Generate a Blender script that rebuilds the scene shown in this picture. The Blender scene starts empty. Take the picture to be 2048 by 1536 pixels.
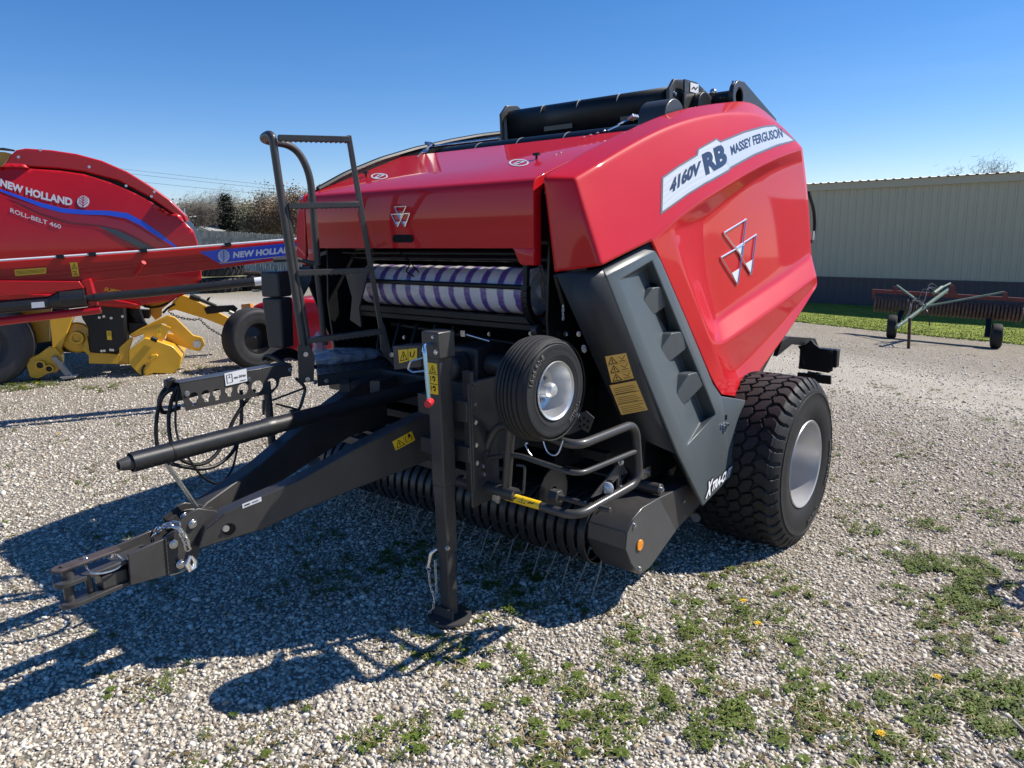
import bpy, bmesh, math, random
import numpy as np
from mathutils import Vector as V, Matrix, noise
from mathutils.bvhtree import BVHTree
random.seed(7); rng=np.random.default_rng(7)
R_=math.radians; PI=math.pi
sc=bpy.context.scene; COL=sc.collection
# ---------------------------------------------------------------- camera
F=1500.0
ax=V((-1804.,-272.,F)); ax=-ax.normalized()
ay=V((1298.7,-341.,F)).normalized(); ay=(ay-ax*ay.dot(ax)).normalized()
az=ax.cross(ay)
C=V((2.81,-.87,1.70))
def ray(x,y):
    d=V((x-1024,y-768,F)); return V((ax.dot(d),ay.dot(d),az.dot(d)))
def PX(x,y,X): d=ray(x,y); return C+d*((X-C.x)/d.x)
def PY(x,y,Y): d=ray(x,y); return C+d*((Y-C.y)/d.y)
def PZ(x,y,Z): d=ray(x,y); return C+d*((Z-C.z)/d.z)
def PD(x,y,d): return C+ray(x,y)*(d/F)
def PP(x,y,p,n):
    d=ray(x,y); return C+d*((V(p)-C).dot(V(n))/d.dot(V(n)))
def PV(x,y,a,b):            # vertical plane through ground points a, b
    n=V((b[1]-a[1],a[0]-b[0],0)); return PP(x,y,(a[0],a[1],0),n)
cam=bpy.data.cameras.new('camera'); co=bpy.data.objects.new('camera',cam); COL.objects.link(co)
cam.sensor_width=36; cam.lens=F/2048*36; cam.clip_start=.05; cam.clip_end=2000
right=V((ax.x,ay.x,az.x)); up=-V((ax.y,ay.y,az.y)); back=-V((ax.z,ay.z,az.z))
m=Matrix((right,up,back)).transposed().to_4x4(); m.translation=C; co.matrix_world=m
sc.camera=co
# ---------------------------------------------------------------- light
sun_dir=V((.57,.76,1.0)).normalized()
w=bpy.data.worlds.new('World'); sc.world=w; w.use_nodes=True
nt=w.node_tree; bg=nt.nodes['Background']; sky=nt.nodes.new('ShaderNodeTexSky')
sky.sky_type='NISHITA'; sky.sun_disc=False; sky.sun_elevation=math.asin(sun_dir.z)
sky.sun_rotation=math.atan2(sun_dir.x,sun_dir.y); sky.air_density=1.0; sky.dust_density=.0; sky.ozone_density=4.0; sky.altitude=1200
hs=nt.nodes.new('ShaderNodeHueSaturation'); hs.inputs['Saturation'].default_value=1.27; nt.links.new(sky.outputs[0],hs.inputs['Color']); tm=nt.nodes.new('ShaderNodeMix'); tm.data_type='RGBA'; tm.blend_type='MULTIPLY'; tm.inputs[0].default_value=1; tm.inputs[7].default_value=(1.0,.94,1.04,1)
nt.links.new(hs.outputs[0],tm.inputs[6]); 
wt=nt.nodes.new('ShaderNodeTexCoord'); wm=nt.nodes.new('ShaderNodeMapping'); wm.inputs['Scale'].default_value=(1.6,1.6,14); wm.inputs['Location'].default_value=(.3,.1,.4); wn_=nt.nodes.new('ShaderNodeTexNoise'); wn_.inputs['Scale'].default_value=2.2; wn_.inputs['Detail'].default_value=6; wn_.inputs['Roughness'].default_value=.55
nt.links.new(wt.outputs['Generated'],wm.inputs[0]); nt.links.new(wm.outputs[0],wn_.inputs['Vector'])
wr=nt.nodes.new('ShaderNodeMapRange'); wr.inputs[1].default_value=.54; wr.inputs[2].default_value=.80; wr.inputs[4].default_value=.05; nt.links.new(wn_.outputs['Fac'],wr.inputs[0])
ws=nt.nodes.new('ShaderNodeSeparateXYZ'); nt.links.new(wt.outputs['Generated'],ws.inputs[0]); we=nt.nodes.new('ShaderNodeMapRange'); we.inputs[1].default_value=.30; we.inputs[2].default_value=.08; nt.links.new(ws.outputs[2],we.inputs[0])
wx=nt.nodes.new('ShaderNodeMath'); wx.operation='MULTIPLY'; nt.links.new(wr.outputs[0],wx.inputs[0]); nt.links.new(we.outputs[0],wx.inputs[1])
wc_=nt.nodes.new('ShaderNodeMix'); wc_.data_type='RGBA'; nt.links.new(wx.outputs[0],wc_.inputs[0]); nt.links.new(tm.outputs[2],wc_.inputs[6]); wc_.inputs[7].default_value=(7.5,7.8,8.2,1)
nt.links.new(wc_.outputs[2],bg.inputs[0]); bg.inputs[1].default_value=.102
sl=bpy.data.lights.new('sun','SUN'); sl.energy=5.0; sl.angle=R_(.53); sl.color=(1,.94,.85)
so=bpy.data.objects.new('sun',sl); COL.objects.link(so); so.rotation_euler=sun_dir.to_track_quat('Z','Y').to_euler(); so.location=(8,10,14)
sc.view_settings.view_transform='Standard'; sc.view_settings.look='None'; sc.view_settings.exposure=.38; sc.view_settings.gamma=1
sc.render.engine='CYCLES'; sc.cycles.max_bounces=6; sc.cycles.sample_clamp_indirect=6
# ---------------------------------------------------------------- materials
def mat(name,col,rough=.5,metal=0,coat=0,coat_r=.05,spec=.5,var=0,vscale=8,bump=0,bscale=60,alpha=1,trans=0,dirt=0,dcol=(.3,.27,.22)):
    m=bpy.data.materials.new(name); m.use_nodes=True; t=m.node_tree; b=t.nodes['Principled BSDF']
    b.inputs['Base Color'].default_value=(*col,1); b.inputs['Roughness'].default_value=rough
    b.inputs['Metallic'].default_value=metal; b.inputs['Coat Weight'].default_value=coat
    b.inputs['Coat Roughness'].default_value=coat_r; b.inputs['Specular IOR Level'].default_value=spec
    b.inputs['Alpha'].default_value=alpha; b.inputs['Transmission Weight'].default_value=trans
    N=t.nodes.new; L=t.links.new; tc=N('ShaderNodeTexCoord')
    if var or dirt:
        n=N('ShaderNodeTexNoise'); n.inputs['Scale'].default_value=vscale; n.inputs['Detail'].default_value=6; n.inputs['Roughness'].default_value=.65
        L(tc.outputs['Object'],n.inputs['Vector'])
        mx=N('ShaderNodeMix'); mx.data_type='RGBA'
        r=N('ShaderNodeMapRange'); r.inputs[1].default_value=.35; r.inputs[2].default_value=.7
        L(n.outputs['Fac'],r.inputs[0]); L(r.outputs[0],mx.inputs[0])
        mx.inputs[6].default_value=(*[c*(1-var) for c in col],1); mx.inputs[7].default_value=(*[min(1,c*(1+var)) for c in col],1)
        out=mx.outputs[2]
        if dirt:
            n2=N('ShaderNodeTexNoise'); n2.inputs['Scale'].default_value=vscale*3.1; n2.inputs['Detail'].default_value=8; n2.inputs['Roughness'].default_value=.75
            L(tc.outputs['Object'],n2.inputs['Vector'])
            r2=N('ShaderNodeMapRange'); r2.inputs[1].default_value=.5; r2.inputs[2].default_value=.8; r2.inputs[4].default_value=dirt
            L(n2.outputs['Fac'],r2.inputs[0]); m2=N('ShaderNodeMix'); m2.data_type='RGBA'
            L(r2.outputs[0],m2.inputs[0]); L(out,m2.inputs[6]); m2.inputs[7].default_value=(*dcol,1); out=m2.outputs[2]
        L(out,b.inputs['Base Color'])
        rr=N('ShaderNodeMapRange'); rr.inputs[3].default_value=max(.02,rough-.08); rr.inputs[4].default_value=min(1,rough+.12)
        L(n.outputs['Fac'],rr.inputs[0]); L(rr.outputs[0],b.inputs['Roughness'])
    if bump:
        n3=N('ShaderNodeTexNoise'); n3.inputs['Scale'].default_value=bscale; n3.inputs['Detail'].default_value=3
        L(tc.outputs['Object'],n3.inputs['Vector']); bp=N('ShaderNodeBump'); bp.inputs['Strength'].default_value=bump; bp.inputs['Distance'].default_value=.004
        L(n3.outputs['Fac'],bp.inputs['Height']); L(bp.outputs[0],b.inputs['Normal'])
        if coat: L(bp.outputs[0],b.inputs['Coat Normal'])
    return m
M={}
M['red']=mat('red_paint',(.56,.003,.010),.5,0,.55,.04,.18,var=.04,vscale=1.5,bump=.010,bscale=7)
M['dark']=mat('charcoal_frame_paint',(.049,.047,.046),.40,0,.22,.15,.4,var=.18,vscale=6,bump=.05,bscale=180,dirt=.14,dcol=(.11,.10,.095))
M['black']=mat('black_plastic',(.008,.008,.009),.42,0,0,.1,.4,var=.2,vscale=9,bump=.1,bscale=200,dirt=.12,dcol=(.06,.055,.05))
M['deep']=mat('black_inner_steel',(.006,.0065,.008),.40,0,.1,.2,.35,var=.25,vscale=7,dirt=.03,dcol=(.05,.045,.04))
M['panel']=mat('grey_panel_plastic',(.078,.094,.100),.40,0,.15,.2,.5,var=.05,vscale=3,bump=.12,bscale=350,dirt=.07,dcol=(.2,.19,.17))
M['panelfront']=mat('dark_panel_plastic',(.022,.024,.028),.5,0,.1,.2,.5,var=.08,vscale=3,bump=.1,bscale=300)
M['zinc']=mat('zinc_plated_steel',(.62,.63,.65),.25,1,0,var=.12,vscale=30)
M['chrome']=mat('chrome_trim',(.92,.91,.90),.24,.9)
M['rim']=mat('silver_rim_paint',(.50,.50,.51),.32,.35,.3,.1,var=.06,vscale=5,dirt=.1,dcol=(.3,.28,.25))
M['rubber']=mat('tyre_rubber',(.018,.018,.0185),.62,0,0,spec=.4,var=.25,vscale=9,bump=.25,bscale=90,dirt=.2,dcol=(.05,.048,.045))
M['yellow']=mat('yellow_sticker',(.90,.58,.02),.35,0,.3,.1,var=.05)
M['tan']=mat('tan_sticker',(.85,.50,.12),.4,0,.2,.1,var=.05)
M['ink']=mat('black_print',(.006,.006,.007),.6,spec=.15)
M['white']=mat('white_print',(.75,.76,.78),.35,0,.2)
M['silver']=mat('silver_decal',(.62,.65,.68),.35,.15,.5,.05)
M['decalgrey']=mat('grey_decal_edge',(.16,.16,.17),.35,0,.3)
M['navy']=mat('navy_letter',(.035,.045,.075),.3,0,.4)
M['orange']=mat('orange_reflector',(.95,.30,.01),.2,0,.8,.05,var=.2,vscale=60)
M['lens']=mat('clear_lens',(.55,.58,.62),.12,.2,.6,.03,var=.25,vscale=80)
M['redcap']=mat('red_cap',(.6,.02,.03),.4)
M['nhred']=mat('baler_red_paint',(.48,.006,.010),.34,0,.55,.05,.25,var=.08,vscale=1.5,dirt=.03,dcol=(.4,.2,.18))
M['nhyel']=mat('yellow_machine_paint',(.72,.40,.015),.38,0,.4,.1,var=.08,vscale=3,dirt=.10,dcol=(.35,.22,.08))
M['blue']=mat('blue_decal',(.02,.08,.62),.3,0,.4)
M['rust']=mat('rusty_iron',(.075,.045,.035),.75,.2,0,var=.4,vscale=9,bump=.3,bscale=60,dirt=.3,dcol=(.16,.08,.045))
M['oldred']=mat('faded_red_paint',(.15,.035,.03),.6,var=.25,vscale=5,dirt=.3,dcol=(.12,.06,.04))
M['green']=mat('faded_green_paint',(.13,.19,.145),.5,0,.1,var=.2,vscale=6,dirt=.25,dcol=(.2,.17,.12))
M['grass']=mat('grass_blades',(.12,.155,.025),.6,0,0,spec=.3,var=.4,vscale=14)
M['weed']=mat('weed_leaves',(.095,.135,.02),.55,0,0,spec=.3,var=.45,vscale=11)
M['dandelion']=mat('dandelion_yellow',(.85,.55,.01),.6)
M['straw']=mat('dry_straw',(.48,.38,.20),.7,var=.2,vscale=9); M['soil']=mat('brown_moss',(.13,.10,.035),.9,var=.5,vscale=20)
M['bagm']=mat('clear_plastic_bag',(.55,.60,.68),.16,0,.5,.05,alpha=.5,bump=.6,bscale=28)
# ---------------------------------------------------------------- objects
ORG={}
def tag(o,label=None,cat=None,group=None,kind=None):
    if label:o['label']=label
    if cat:o['category']=cat
    if group:o['group']=group
    if kind:o['kind']=kind
    return o
def thing(name,label,cat,loc,group=None):
    o=bpy.data.objects.new(name,None); COL.objects.link(o); o.location=loc; o.empty_display_size=.2
    ORG[o.name]=V(loc); return tag(o,label,cat,group)
def obj(name,bm,m,parent=None,smooth=True,bevel=0,seg=2,angle=35,recalc=True):
    """turn a bmesh (world coordinates) into one mesh object"""
    if recalc: bmesh.ops.recalc_face_normals(bm,faces=bm.faces)
    org=ORG[parent.name] if parent else V((0,0,0))
    if parent: bmesh.ops.translate(bm,verts=bm.verts,vec=-org)
    me=bpy.data.meshes.new(name); bm.to_mesh(me); bm.free()
    for mm in (m if isinstance(m,(list,tuple)) else [m]): me.materials.append(M[mm] if isinstance(mm,str) else mm)
    o=bpy.data.objects.new(name,me); COL.objects.link(o)
    if parent: o.parent=parent
    ORG[o.name]=org
    if bevel:
        b=o.modifiers.new('bevel','BEVEL'); b.width=bevel; b.segments=seg; b.limit_method='ANGLE'; b.angle_limit=R_(angle); b.harden_normals=False
    if smooth:
        me.shade_smooth() if hasattr(me,'shade_smooth') else None
        if not bevel or True:
            try:
                me.set_sharp_from_angle(angle=R_(32))
            except Exception: pass
    return o
def nb(): return bmesh.new()
def frame(d):
    d=V(d).normalized(); a=V((0,0,1)) if abs(d.z)<.9 else V((1,0,0)); u=d.cross(a).normalized(); return u,d.cross(u).normalized(),d
def ring_bridge(bm,r0,r1):
    n=len(r0)
    for i in range(n): bm.faces.new((r0[i],r0[(i+1)%n],r1[(i+1)%n],r1[i]))
def cyl(bm,a,b,r,r2=None,n=16,cap=True):
    a=V(a); b=V(b); r2=r if r2 is None else r2; u,v,_=frame(b-a)
    A=[];B=[]
    for i in range(n):
        t=2*PI*i/n; d=u*math.cos(t)+v*math.sin(t); A.append(bm.verts.new(a+d*r)); B.append(bm.verts.new(b+d*r2))
    ring_bridge(bm,A,B)
    if cap: bm.faces.new(A[::-1]); bm.faces.new(B)
def rounded(pts,fil,k=6,closed=False):
    pts=[V(p) for p in pts]; out=[]; n=len(pts)
    for i,p in enumerate(pts):
        if not closed and i in (0,n-1): out.append(p); continue
        a=pts[i-1]; b=pts[(i+1)%n]; fa=min(fil,(a-p).length*.48); fb=min(fil,(b-p).length*.48)
        s=p+(a-p).normalized()*fa; e=p+(b-p).normalized()*fb
        for j in range(k+1):
            t=j/k; out.append(s*(1-t)**2+p*2*t*(1-t)+e*t*t)
    return out
def tube(bm,pts,r,fil=0,n=12,closed=False,cap=True,k=6):
    P=rounded(pts,fil,k,closed) if fil else [V(p) for p in pts]
    rings=[]; u=None; N_=len(P)
    for i,p in enumerate(P):
        if closed: d=(P[(i+1)%N_]-P[i-1])
        else: d=(P[min(i+1,N_-1)]-P[max(i-1,0)])
        if d.length<1e-9: d=V((0,0,1))
        d.normalize()
        if u is None: u=frame(d)[0]
        u=(u-d*u.dot(d)); 
        if u.length<1e-6: u=frame(d)[0]
        u.normalize(); v=d.cross(u); rr=r[i] if isinstance(r,list) else r
        rings.append([bm.verts.new(p+(u*math.cos(2*PI*j/n)+v*math.sin(2*PI*j/n))*rr) for j in range(n)])
    for i in range(N_-1): ring_bridge(bm,rings[i],rings[i+1])
    if closed: ring_bridge(bm,rings[-1],rings[0])
    elif cap: bm.faces.new(rings[0][::-1]); bm.faces.new(rings[-1])
def prism(bm,poly,vec):
    vec=V(vec); A=[bm.verts.new(V(p)) for p in poly]; B=[bm.verts.new(V(p)+vec) for p in poly]
    n=len(A)
    try:
        bm.faces.new(A); bm.faces.new(B[::-1])
    except Exception: pass
    for i in range(n): bm.faces.new((A[i],B[i],B[(i+1)%n],A[(i+1)%n]))
def box(bm,c,s,rz=0,rx=0,ry=0):
    mt=Matrix.Translation(V(c))@Matrix.Rotation(rz,4,'Z')@Matrix.Rotation(ry,4,'Y')@Matrix.Rotation(rx,4,'X')@Matrix.Diagonal((*s,1))
    bmesh.ops.create_cube(bm,size=1,matrix=mt)
def bar(bm,a,b,w,h,up_=(0,0,1)):
    """rectangular bar from a to b; w across, h along up_"""
    a=V(a); b=V(b); d=(b-a).normalized(); s=d.cross(V(up_)).normalized(); t=s.cross(d)
    A=[a+s*w/2*i+t*h/2*j for i,j in ((-1,-1),(1,-1),(1,1),(-1,1))]
    prism(bm,A,b-a)
def lathe(bm,prof,c,axis=(1,0,0),n=48,closed=False):
    """prof: (along, radius)"""
    u,v,d=frame(axis); c=V(c); rings=[]
    for (a,r) in prof:
        rings.append([bm.verts.new(c+d*a+(u*math.cos(2*PI*j/n)+v*math.sin(2*PI*j/n))*r) for j in range(n)])
    for i in range(len(prof)-1): ring_bridge(bm,rings[i],rings[i+1])
    if closed: ring_bridge(bm,rings[-1],rings[0])
def bolt(bm,p,n,r=.009,h=.007):
    p=V(p); n=V(n).normalized(); cyl(bm,p,p+n*h*.35,r*1.35,n=14); cyl(bm,p+n*h*.3,p+n*h,r,n=6)
def sphere(bm,c,r,sx=1,sy=1,sz=1,seg=14):
    bmesh.ops.create_uvsphere(bm,u_segments=seg,v_segments=seg//2+2,radius=r,matrix=Matrix.Translation(V(c))@Matrix.Diagonal((sx,sy,sz,1)))
def chain(bm,pts,L=.026,r=.003,w=.012):
    pts=[V(p) for p in pts]; seg=[]; 
    for i in range(len(pts)-1):
        seg.append((pts[i+1]-pts[i]).length)
    tot=sum(seg); n=max(2,int(tot/(L*.74)))
    def at(s):
        for i,l in enumerate(seg):
            if s<=l: return pts[i].lerp(pts[i+1],s/l if l else 0)
            s-=l
        return pts[-1]
    for k in range(n):
        s=tot*(k+.5)/n; p=at(s); d=(at(min(tot,s+.01))-at(max(0,s-.01))).normalized(); u,v,_=frame(d)
        if k%2: u=v
        h=L/2-w/2; loop=[]
        for j in range(12):
            t=2*PI*j/12; c_=math.cos(t); s_=math.sin(t)
            loop.append(p+u*c_*w/2+d*(s_*w/2+(h if s_>0 else -h)))
        tube(bm,loop,r,n=6,closed=True)
# text -> mesh
def text_mesh(s,bold=.0,shear=0,spacing=1,res=3):
    cu=bpy.data.curves.new('t','FONT'); cu.body=s; cu.size=1; cu.offset=bold; cu.shear=shear; cu.space_character=spacing; cu.resolution_u=res
    o=bpy.data.objects.new('t',cu); COL.objects.link(o); dg=bpy.context.evaluated_depsgraph_get(); dg.update()
    me=bpy.data.meshes.new_from_object(o.evaluated_get(dg)); 
    bm=nb(); bm.from_mesh(me); bpy.data.objects.remove(o); bpy.data.curves.remove(cu); bpy.data.meshes.remove(me)
    bmesh.ops.remove_doubles(bm,verts=bm.verts,dist=1e-4)
    xs=[v.co.x for v in bm.verts]; ys=[v.co.y for v in bm.verts]; x0,x1,y0,y1=min(xs),max(xs),min(ys),max(ys)
    for v in bm.verts: v.co=V(((v.co.x-x0)/(x1-x0),(v.co.y-y0)/(y1-y0),0))
    return bm
def quadmap(a,b,c,d):
    """a=bottom left, b=bottom right, c=top right, d=top left (3D)"""
    a,b,c,d=[V(p) for p in (a,b,c,d)]; n=(b-a).cross(d-a).normalized()
    if n.dot(C-a)<0: n=-n
    def f(u,v,o=.0): return a*(1-u)*(1-v)+b*u*(1-v)+c*u*v+d*(1-u)*v+n*o
    return f
def put(bm,src,f,u0,v0,u1,v1,off):
    """copy unit mesh src into bm through the mapping f"""
    mp={}
    for v in src.verts: mp[v]=bm.verts.new(f(u0+(u1-u0)*v.co.x,v0+(v1-v0)*v.co.y,off))
    for fc in src.faces:
        try: bm.faces.new([mp[v] for v in fc.verts])
        except Exception: pass
def rectq(bm,f,u0,v0,u1,v1,off,n=1):
    g=[[bm.verts.new(f(u0+(u1-u0)*i/n,v0+(v1-v0)*j/n,off)) for j in range(n+1)] for i in range(n+1)]
    for i in range(n):
        for j in range(n): bm.faces.new((g[i][j],g[i+1][j],g[i+1][j+1],g[i][j+1]))
def polyq(bm,f,pts,off):
    try: bm.faces.new([bm.verts.new(f(u,v,off)) for u,v in pts])
    except Exception: pass
def tri_sign(bm,f,u0,v0,u1,v1,off,th=.12):
    """hollow warning triangle with a mark inside"""
    o=[(u0,v0),(u1,v0),((u0+u1)/2,v1)]; cx_=(u0+u1)/2; cy_=v0+(v1-v0)/3
    i_=[(cx_+(x-cx_)*(1-th*2),cy_+(y-cy_)*(1-th*2)) for x,y in o]
    for k in range(3): polyq(bm,f,[o[k],o[(k+1)%3],i_[(k+1)%3],i_[k]],off)
    w=(u1-u0)*.05; h=v1-v0
    polyq(bm,f,[(cx_-w,v0+h*.3),(cx_+w,v0+h*.3),(cx_+w,v0+h*.6),(cx_-w,v0+h*.6)],off)
    polyq(bm,f,[(cx_-w,v0+h*.18),(cx_+w,v0+h*.18),(cx_+w,v0+h*.25),(cx_-w,v0+h*.25)],off)
def lineq(bm,f,pts,w,off):
    for (a,b),(c,d) in zip(pts[:-1],pts[1:]):
        l=math.hypot(c-a,d-b) or 1; nx,ny=-(d-b)/l*w/2,(c-a)/l*w/2
        polyq(bm,f,[(a-nx,b-ny),(c-nx,d-ny),(c+nx,d+ny),(a+nx,b+ny)],off)
# ================================================================ SETTING
def sst(t): t=min(1,max(0,t)); return t*t*(3-2*t)
def ground(x,y):
    dx,dy=x-C.x,y-C.y; r=dx*.764+dy*.645; d=-dx*.635+dy*.745
    s=r*.8+(d-5)*.2
    return -.10*sst((s+.5)/2.7)-.72*sst((s-2.2)/8.6)
def PG(x,y):
    z=0
    for _ in range(30):
        p=PZ(x,y,z); z=z*.5+ground(p.x,p.y)*.5
    p=PZ(x,y,z); return V((p.x,p.y,ground(p.x,p.y)))
def axis_steps():
    a=list(np.arange(-14,-6,.5))+list(np.arange(-6,8,.25))+list(np.arange(8,22.01,.5)); s=.6; lo=-14; hi=22
    L=[];H=[]
    while lo>-500: s*=1.16; lo-=s; L.append(lo)
    s=.6
    while hi<500: s*=1.16; hi+=s; H.append(hi)
    return L[::-1]+a+H
xs=axis_steps(); nx=len(xs)
bm=nb(); g=[[bm.verts.new((x,y,ground(x,y))) for y in xs] for x in xs]
for i in range(nx-1):
    for j in range(nx-1): bm.faces.new((g[i][j],g[i+1][j],g[i+1][j+1],g[i][j+1]))
DRV=8.7
# gravel material: crushed limestone, brown fines, green where weeds thin it out
gm=bpy.data.materials.new('limestone_gravel'); gm.use_nodes=True; t=gm.node_tree; N=t.nodes.new; L=t.links.new; P_=t.nodes['Principled BSDF']
tc=N('ShaderNodeTexCoord')
def noi(s,d=4,r=.6,dist=0):
    n=N('ShaderNodeTexNoise'); n.inputs['Scale'].default_value=s; n.inputs['Detail'].default_value=d; n.inputs['Roughness'].default_value=r; n.inputs['Distortion'].default_value=dist; L(tc.outputs['Object'],n.inputs['Vector']); return n.outputs['Fac']
def mr(x,a,b,c=0,d=1):
    n=N('ShaderNodeMapRange'); n.inputs[1].default_value=a; n.inputs[2].default_value=b; n.inputs[3].default_value=c; n.inputs[4].default_value=d; L(x,n.inputs[0]); return n.outputs[0]
def mixc(f,a,b):
    n=N('ShaderNodeMix'); n.data_type='RGBA'
    if isinstance(f,float): n.inputs[0].default_value=f
    else: L(f,n.inputs[0])
    for k,v in ((6,a),(7,b)):
        if isinstance(v,tuple): n.inputs[k].default_value=(*v,1)
        else: L(v,n.inputs[k])
    return n.outputs[2]
def mth(op,a,b):
    n=N('ShaderNodeMath'); n.operation=op
    for k,v in ((0,a),(1,b)):
        if isinstance(v,(int,float)): n.inputs[k].default_value=v
        else: L(v,n.inputs[k])
    return n.outputs[0]
def vor(s,feat='F1'):
    n=N('ShaderNodeTexVoronoi'); n.inputs['Scale'].default_value=s; n.feature=feat; L(tc.outputs['Object'],n.inputs['Vector']); return n
v1=vor(46); v2=vor(85)
sep=N('ShaderNodeSeparateColor'); L(v1.outputs['Color'],sep.inputs[0])
stone=mixc(mr(sep.outputs[0],.1,.95),(.31,.27,.215),(.60,.545,.45))
stone=mixc(mr(sep.outputs[1],.8,1.,0,.6),stone,(.33,.24,.17))
edge=mr(v1.outputs['Distance'],.25,.75)
stone=mixc(edge,stone,(.20,.175,.14))
fines=mixc(noi(120,3),(.33,.28,.21),(.54,.47,.37))
big=noi(.55,5,.6,.3); med=noi(2.6,5,.65)
stone=mixc(mr(med,.52,.72,0,.55),stone,fines)
road=mth('MULTIPLY',mr(noi(.35,3,.5,.5),.45,.6),.75)
# driveway: smoother, paler strip across behind the machine, with wheel tracks
sp=N('ShaderNodeSeparateXYZ'); L(tc.outputs['Object'],sp.inputs[0])
strip=mth('ADD',mth('MULTIPLY',sp.outputs[0],-.03),sp.outputs[1])
d1=mth('ABSOLUTE',mth('SUBTRACT',mth('ADD',strip,mr(noi(.3,3),0,1,-.5,.5)),DRV),0)
drv=mr(d1,.9,2.9,1,0)
tr=mth('ABSOLUTE',mth('SUBTRACT',d1,.9),0)
fine2=mixc(mr(noi(38,8,.85),.38,.62),(.43,.385,.32),(.62,.565,.475))
fine2=mixc(mr(tr,.1,.5,.45,0),fine2,(.62,.565,.475))
col=mixc(mth('MULTIPLY',drv,.75),stone,fine2)
gr=mth('MULTIPLY',mr(noi(1.1,7,.72,.4),.56,.72),mr(drv,0,1,1,.1))
col=mixc(mth('MULTIPLY',gr,.55),col,mixc(noi(60,4),(.06,.085,.02),(.17,.16,.06)))
# rough grassland further out
cam2=N('ShaderNodeVectorMath'); cam2.operation='LENGTH'; L(tc.outputs['Object'],cam2.inputs[0])
far=mr(mth('ADD',cam2.outputs['Value'],mr(noi(.12,4),0,1,-6,6)),19,27)
col=mixc(far,col,mixc(noi(1.5,8,.75),(.15,.16,.05),(.34,.30,.16)))
L(col,P_.inputs['Base Color']); P_.inputs['Roughness'].default_value=.9; P_.inputs['Specular IOR Level'].default_value=.25
bp=N('ShaderNodeBump'); bp.inputs['Strength'].default_value=.85; bp.inputs['Distance'].default_value=.012
hh=mth('ADD',mth('MULTIPLY',edge,-1.0),mth('MULTIPLY',noi(90,5,.7),.8)); hh=mth('ADD',hh,mth('MULTIPLY',sep.outputs[2],.5)); L(hh,bp.inputs['Height']); L(bp.outputs[0],P_.inputs['Normal'])
o=obj('ground',bm,gm); o['kind']='structure'

# ---- individual stones near the camera, one mesh
phi=(1+5**.5)/2
ico=np.array([(-1,phi,0),(1,phi,0),(-1,-phi,0),(1,-phi,0),(0,-1,phi),(0,1,phi),(0,-1,-phi),(0,1,-phi),(phi,0,-1),(phi,0,1),(-phi,0,-1),(-phi,0,1)],float); ico/=np.linalg.norm(ico[0])
icf=np.array([(0,11,5),(0,5,1),(0,1,7),(0,7,10),(0,10,11),(1,5,9),(5,11,4),(11,10,2),(10,7,6),(7,1,8),(3,9,4),(3,4,2),(3,2,6),(3,6,8),(3,8,9),(4,9,5),(2,4,11),(6,2,10),(8,6,7),(9,8,1)])
def ground_np(x,y):
    dx,dy=x-C.x,y-C.y; r=dx*.764+dy*.645; d=-dx*.635+dy*.745; s=r*.8+(d-5)*.2
    f=lambda t:(lambda q:q*q*(3-2*q))(np.clip(t,0,1)); return -.10*f((s+.5)/2.7)-.72*f((s-2.2)/8.6)
def sector(n,r0,r1,a=.86,pw=1.0):
    """random ground points in front of the camera, denser near by"""
    q=rng.random(n); rr=r0+(r1-r0)*q**pw; th=(rng.random(n)*2-1)*a
    fx,fy=-.6487,.7611; x=C.x+rr*(fx*np.cos(th)+fy*np.sin(th)); y=C.y+rr*(fy*np.cos(th)-fx*np.sin(th)); return x,y,rr
def mesh_np(name,verts,faces,mats,midx=None,smooth=False):
    me=bpy.data.meshes.new(name); nv=len(verts); nf=len(faces); k=faces.shape[1]
    me.vertices.add(nv); me.vertices.foreach_set('co',verts.astype(np.float32).ravel())
    me.loops.add(nf*k); me.loops.foreach_set('vertex_index',faces.astype(np.int32).ravel())
    me.polygons.add(nf); me.polygons.foreach_set('loop_start',np.arange(0,nf*k,k,dtype=np.int32)); me.polygons.foreach_set('loop_total',np.full(nf,k,np.int32))
    if midx is not None: me.polygons.foreach_set('material_index',midx.astype(np.int32))
    if smooth: me.polygons.foreach_set('use_smooth',np.ones(nf,bool))
    me.update(calc_edges=True)
    for q in mats: me.materials.append(M[q] if isinstance(q,str) else q)
    o=bpy.data.objects.new(name,me); COL.objects.link(o); ORG[o.name]=V((0,0,0)); return o
def fnoise(x,y,s,seed=0):
    """cheap smooth value noise, 0..1"""
    r=np.random.default_rng(seed); G=r.random((64,64)); u=x*s%64; v=y*s%64; i=np.floor(u).astype(int); j=np.floor(v).astype(int); fu=u-i; fv=v-j
    fu=fu*fu*(3-2*fu); fv=fv*fv*(3-2*fv); a=G[i%64,j%64]; b=G[(i+1)%64,j%64]; c=G[i%64,(j+1)%64]; d=G[(i+1)%64,(j+1)%64]
    return (a*(1-fu)+b*fu)*(1-fv)+(c*(1-fu)+d*fu)*fv
NS=270000
x,y,rr=sector(NS,1.15,15,.80,1.45)
cov=fnoise(x,y,1.7,3)*.6+fnoise(x,y,5.3,4)*.4
kd=(1-.85*np.clip((rr-6)/7,0,1))*(1-.9*np.clip(1-np.abs(y-.03*x-DRV)/1.3,0,1)); keep=rng.random(NS)*1<kd*np.clip(1.6-cov*.95,.5,1); x=x[keep];y=y[keep];rr=rr[keep]; n=len(x)
size=np.clip(rng.lognormal(math.log(.0068),.36,n),.0035,.021)*(1+np.clip(rr-4,0,12)*.045)
V0=np.repeat(ico[None],n,0)*(1+(rng.random((n,12,1))-.5)*.85)+(rng.random((n,12,3))-.5)*.28
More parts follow.
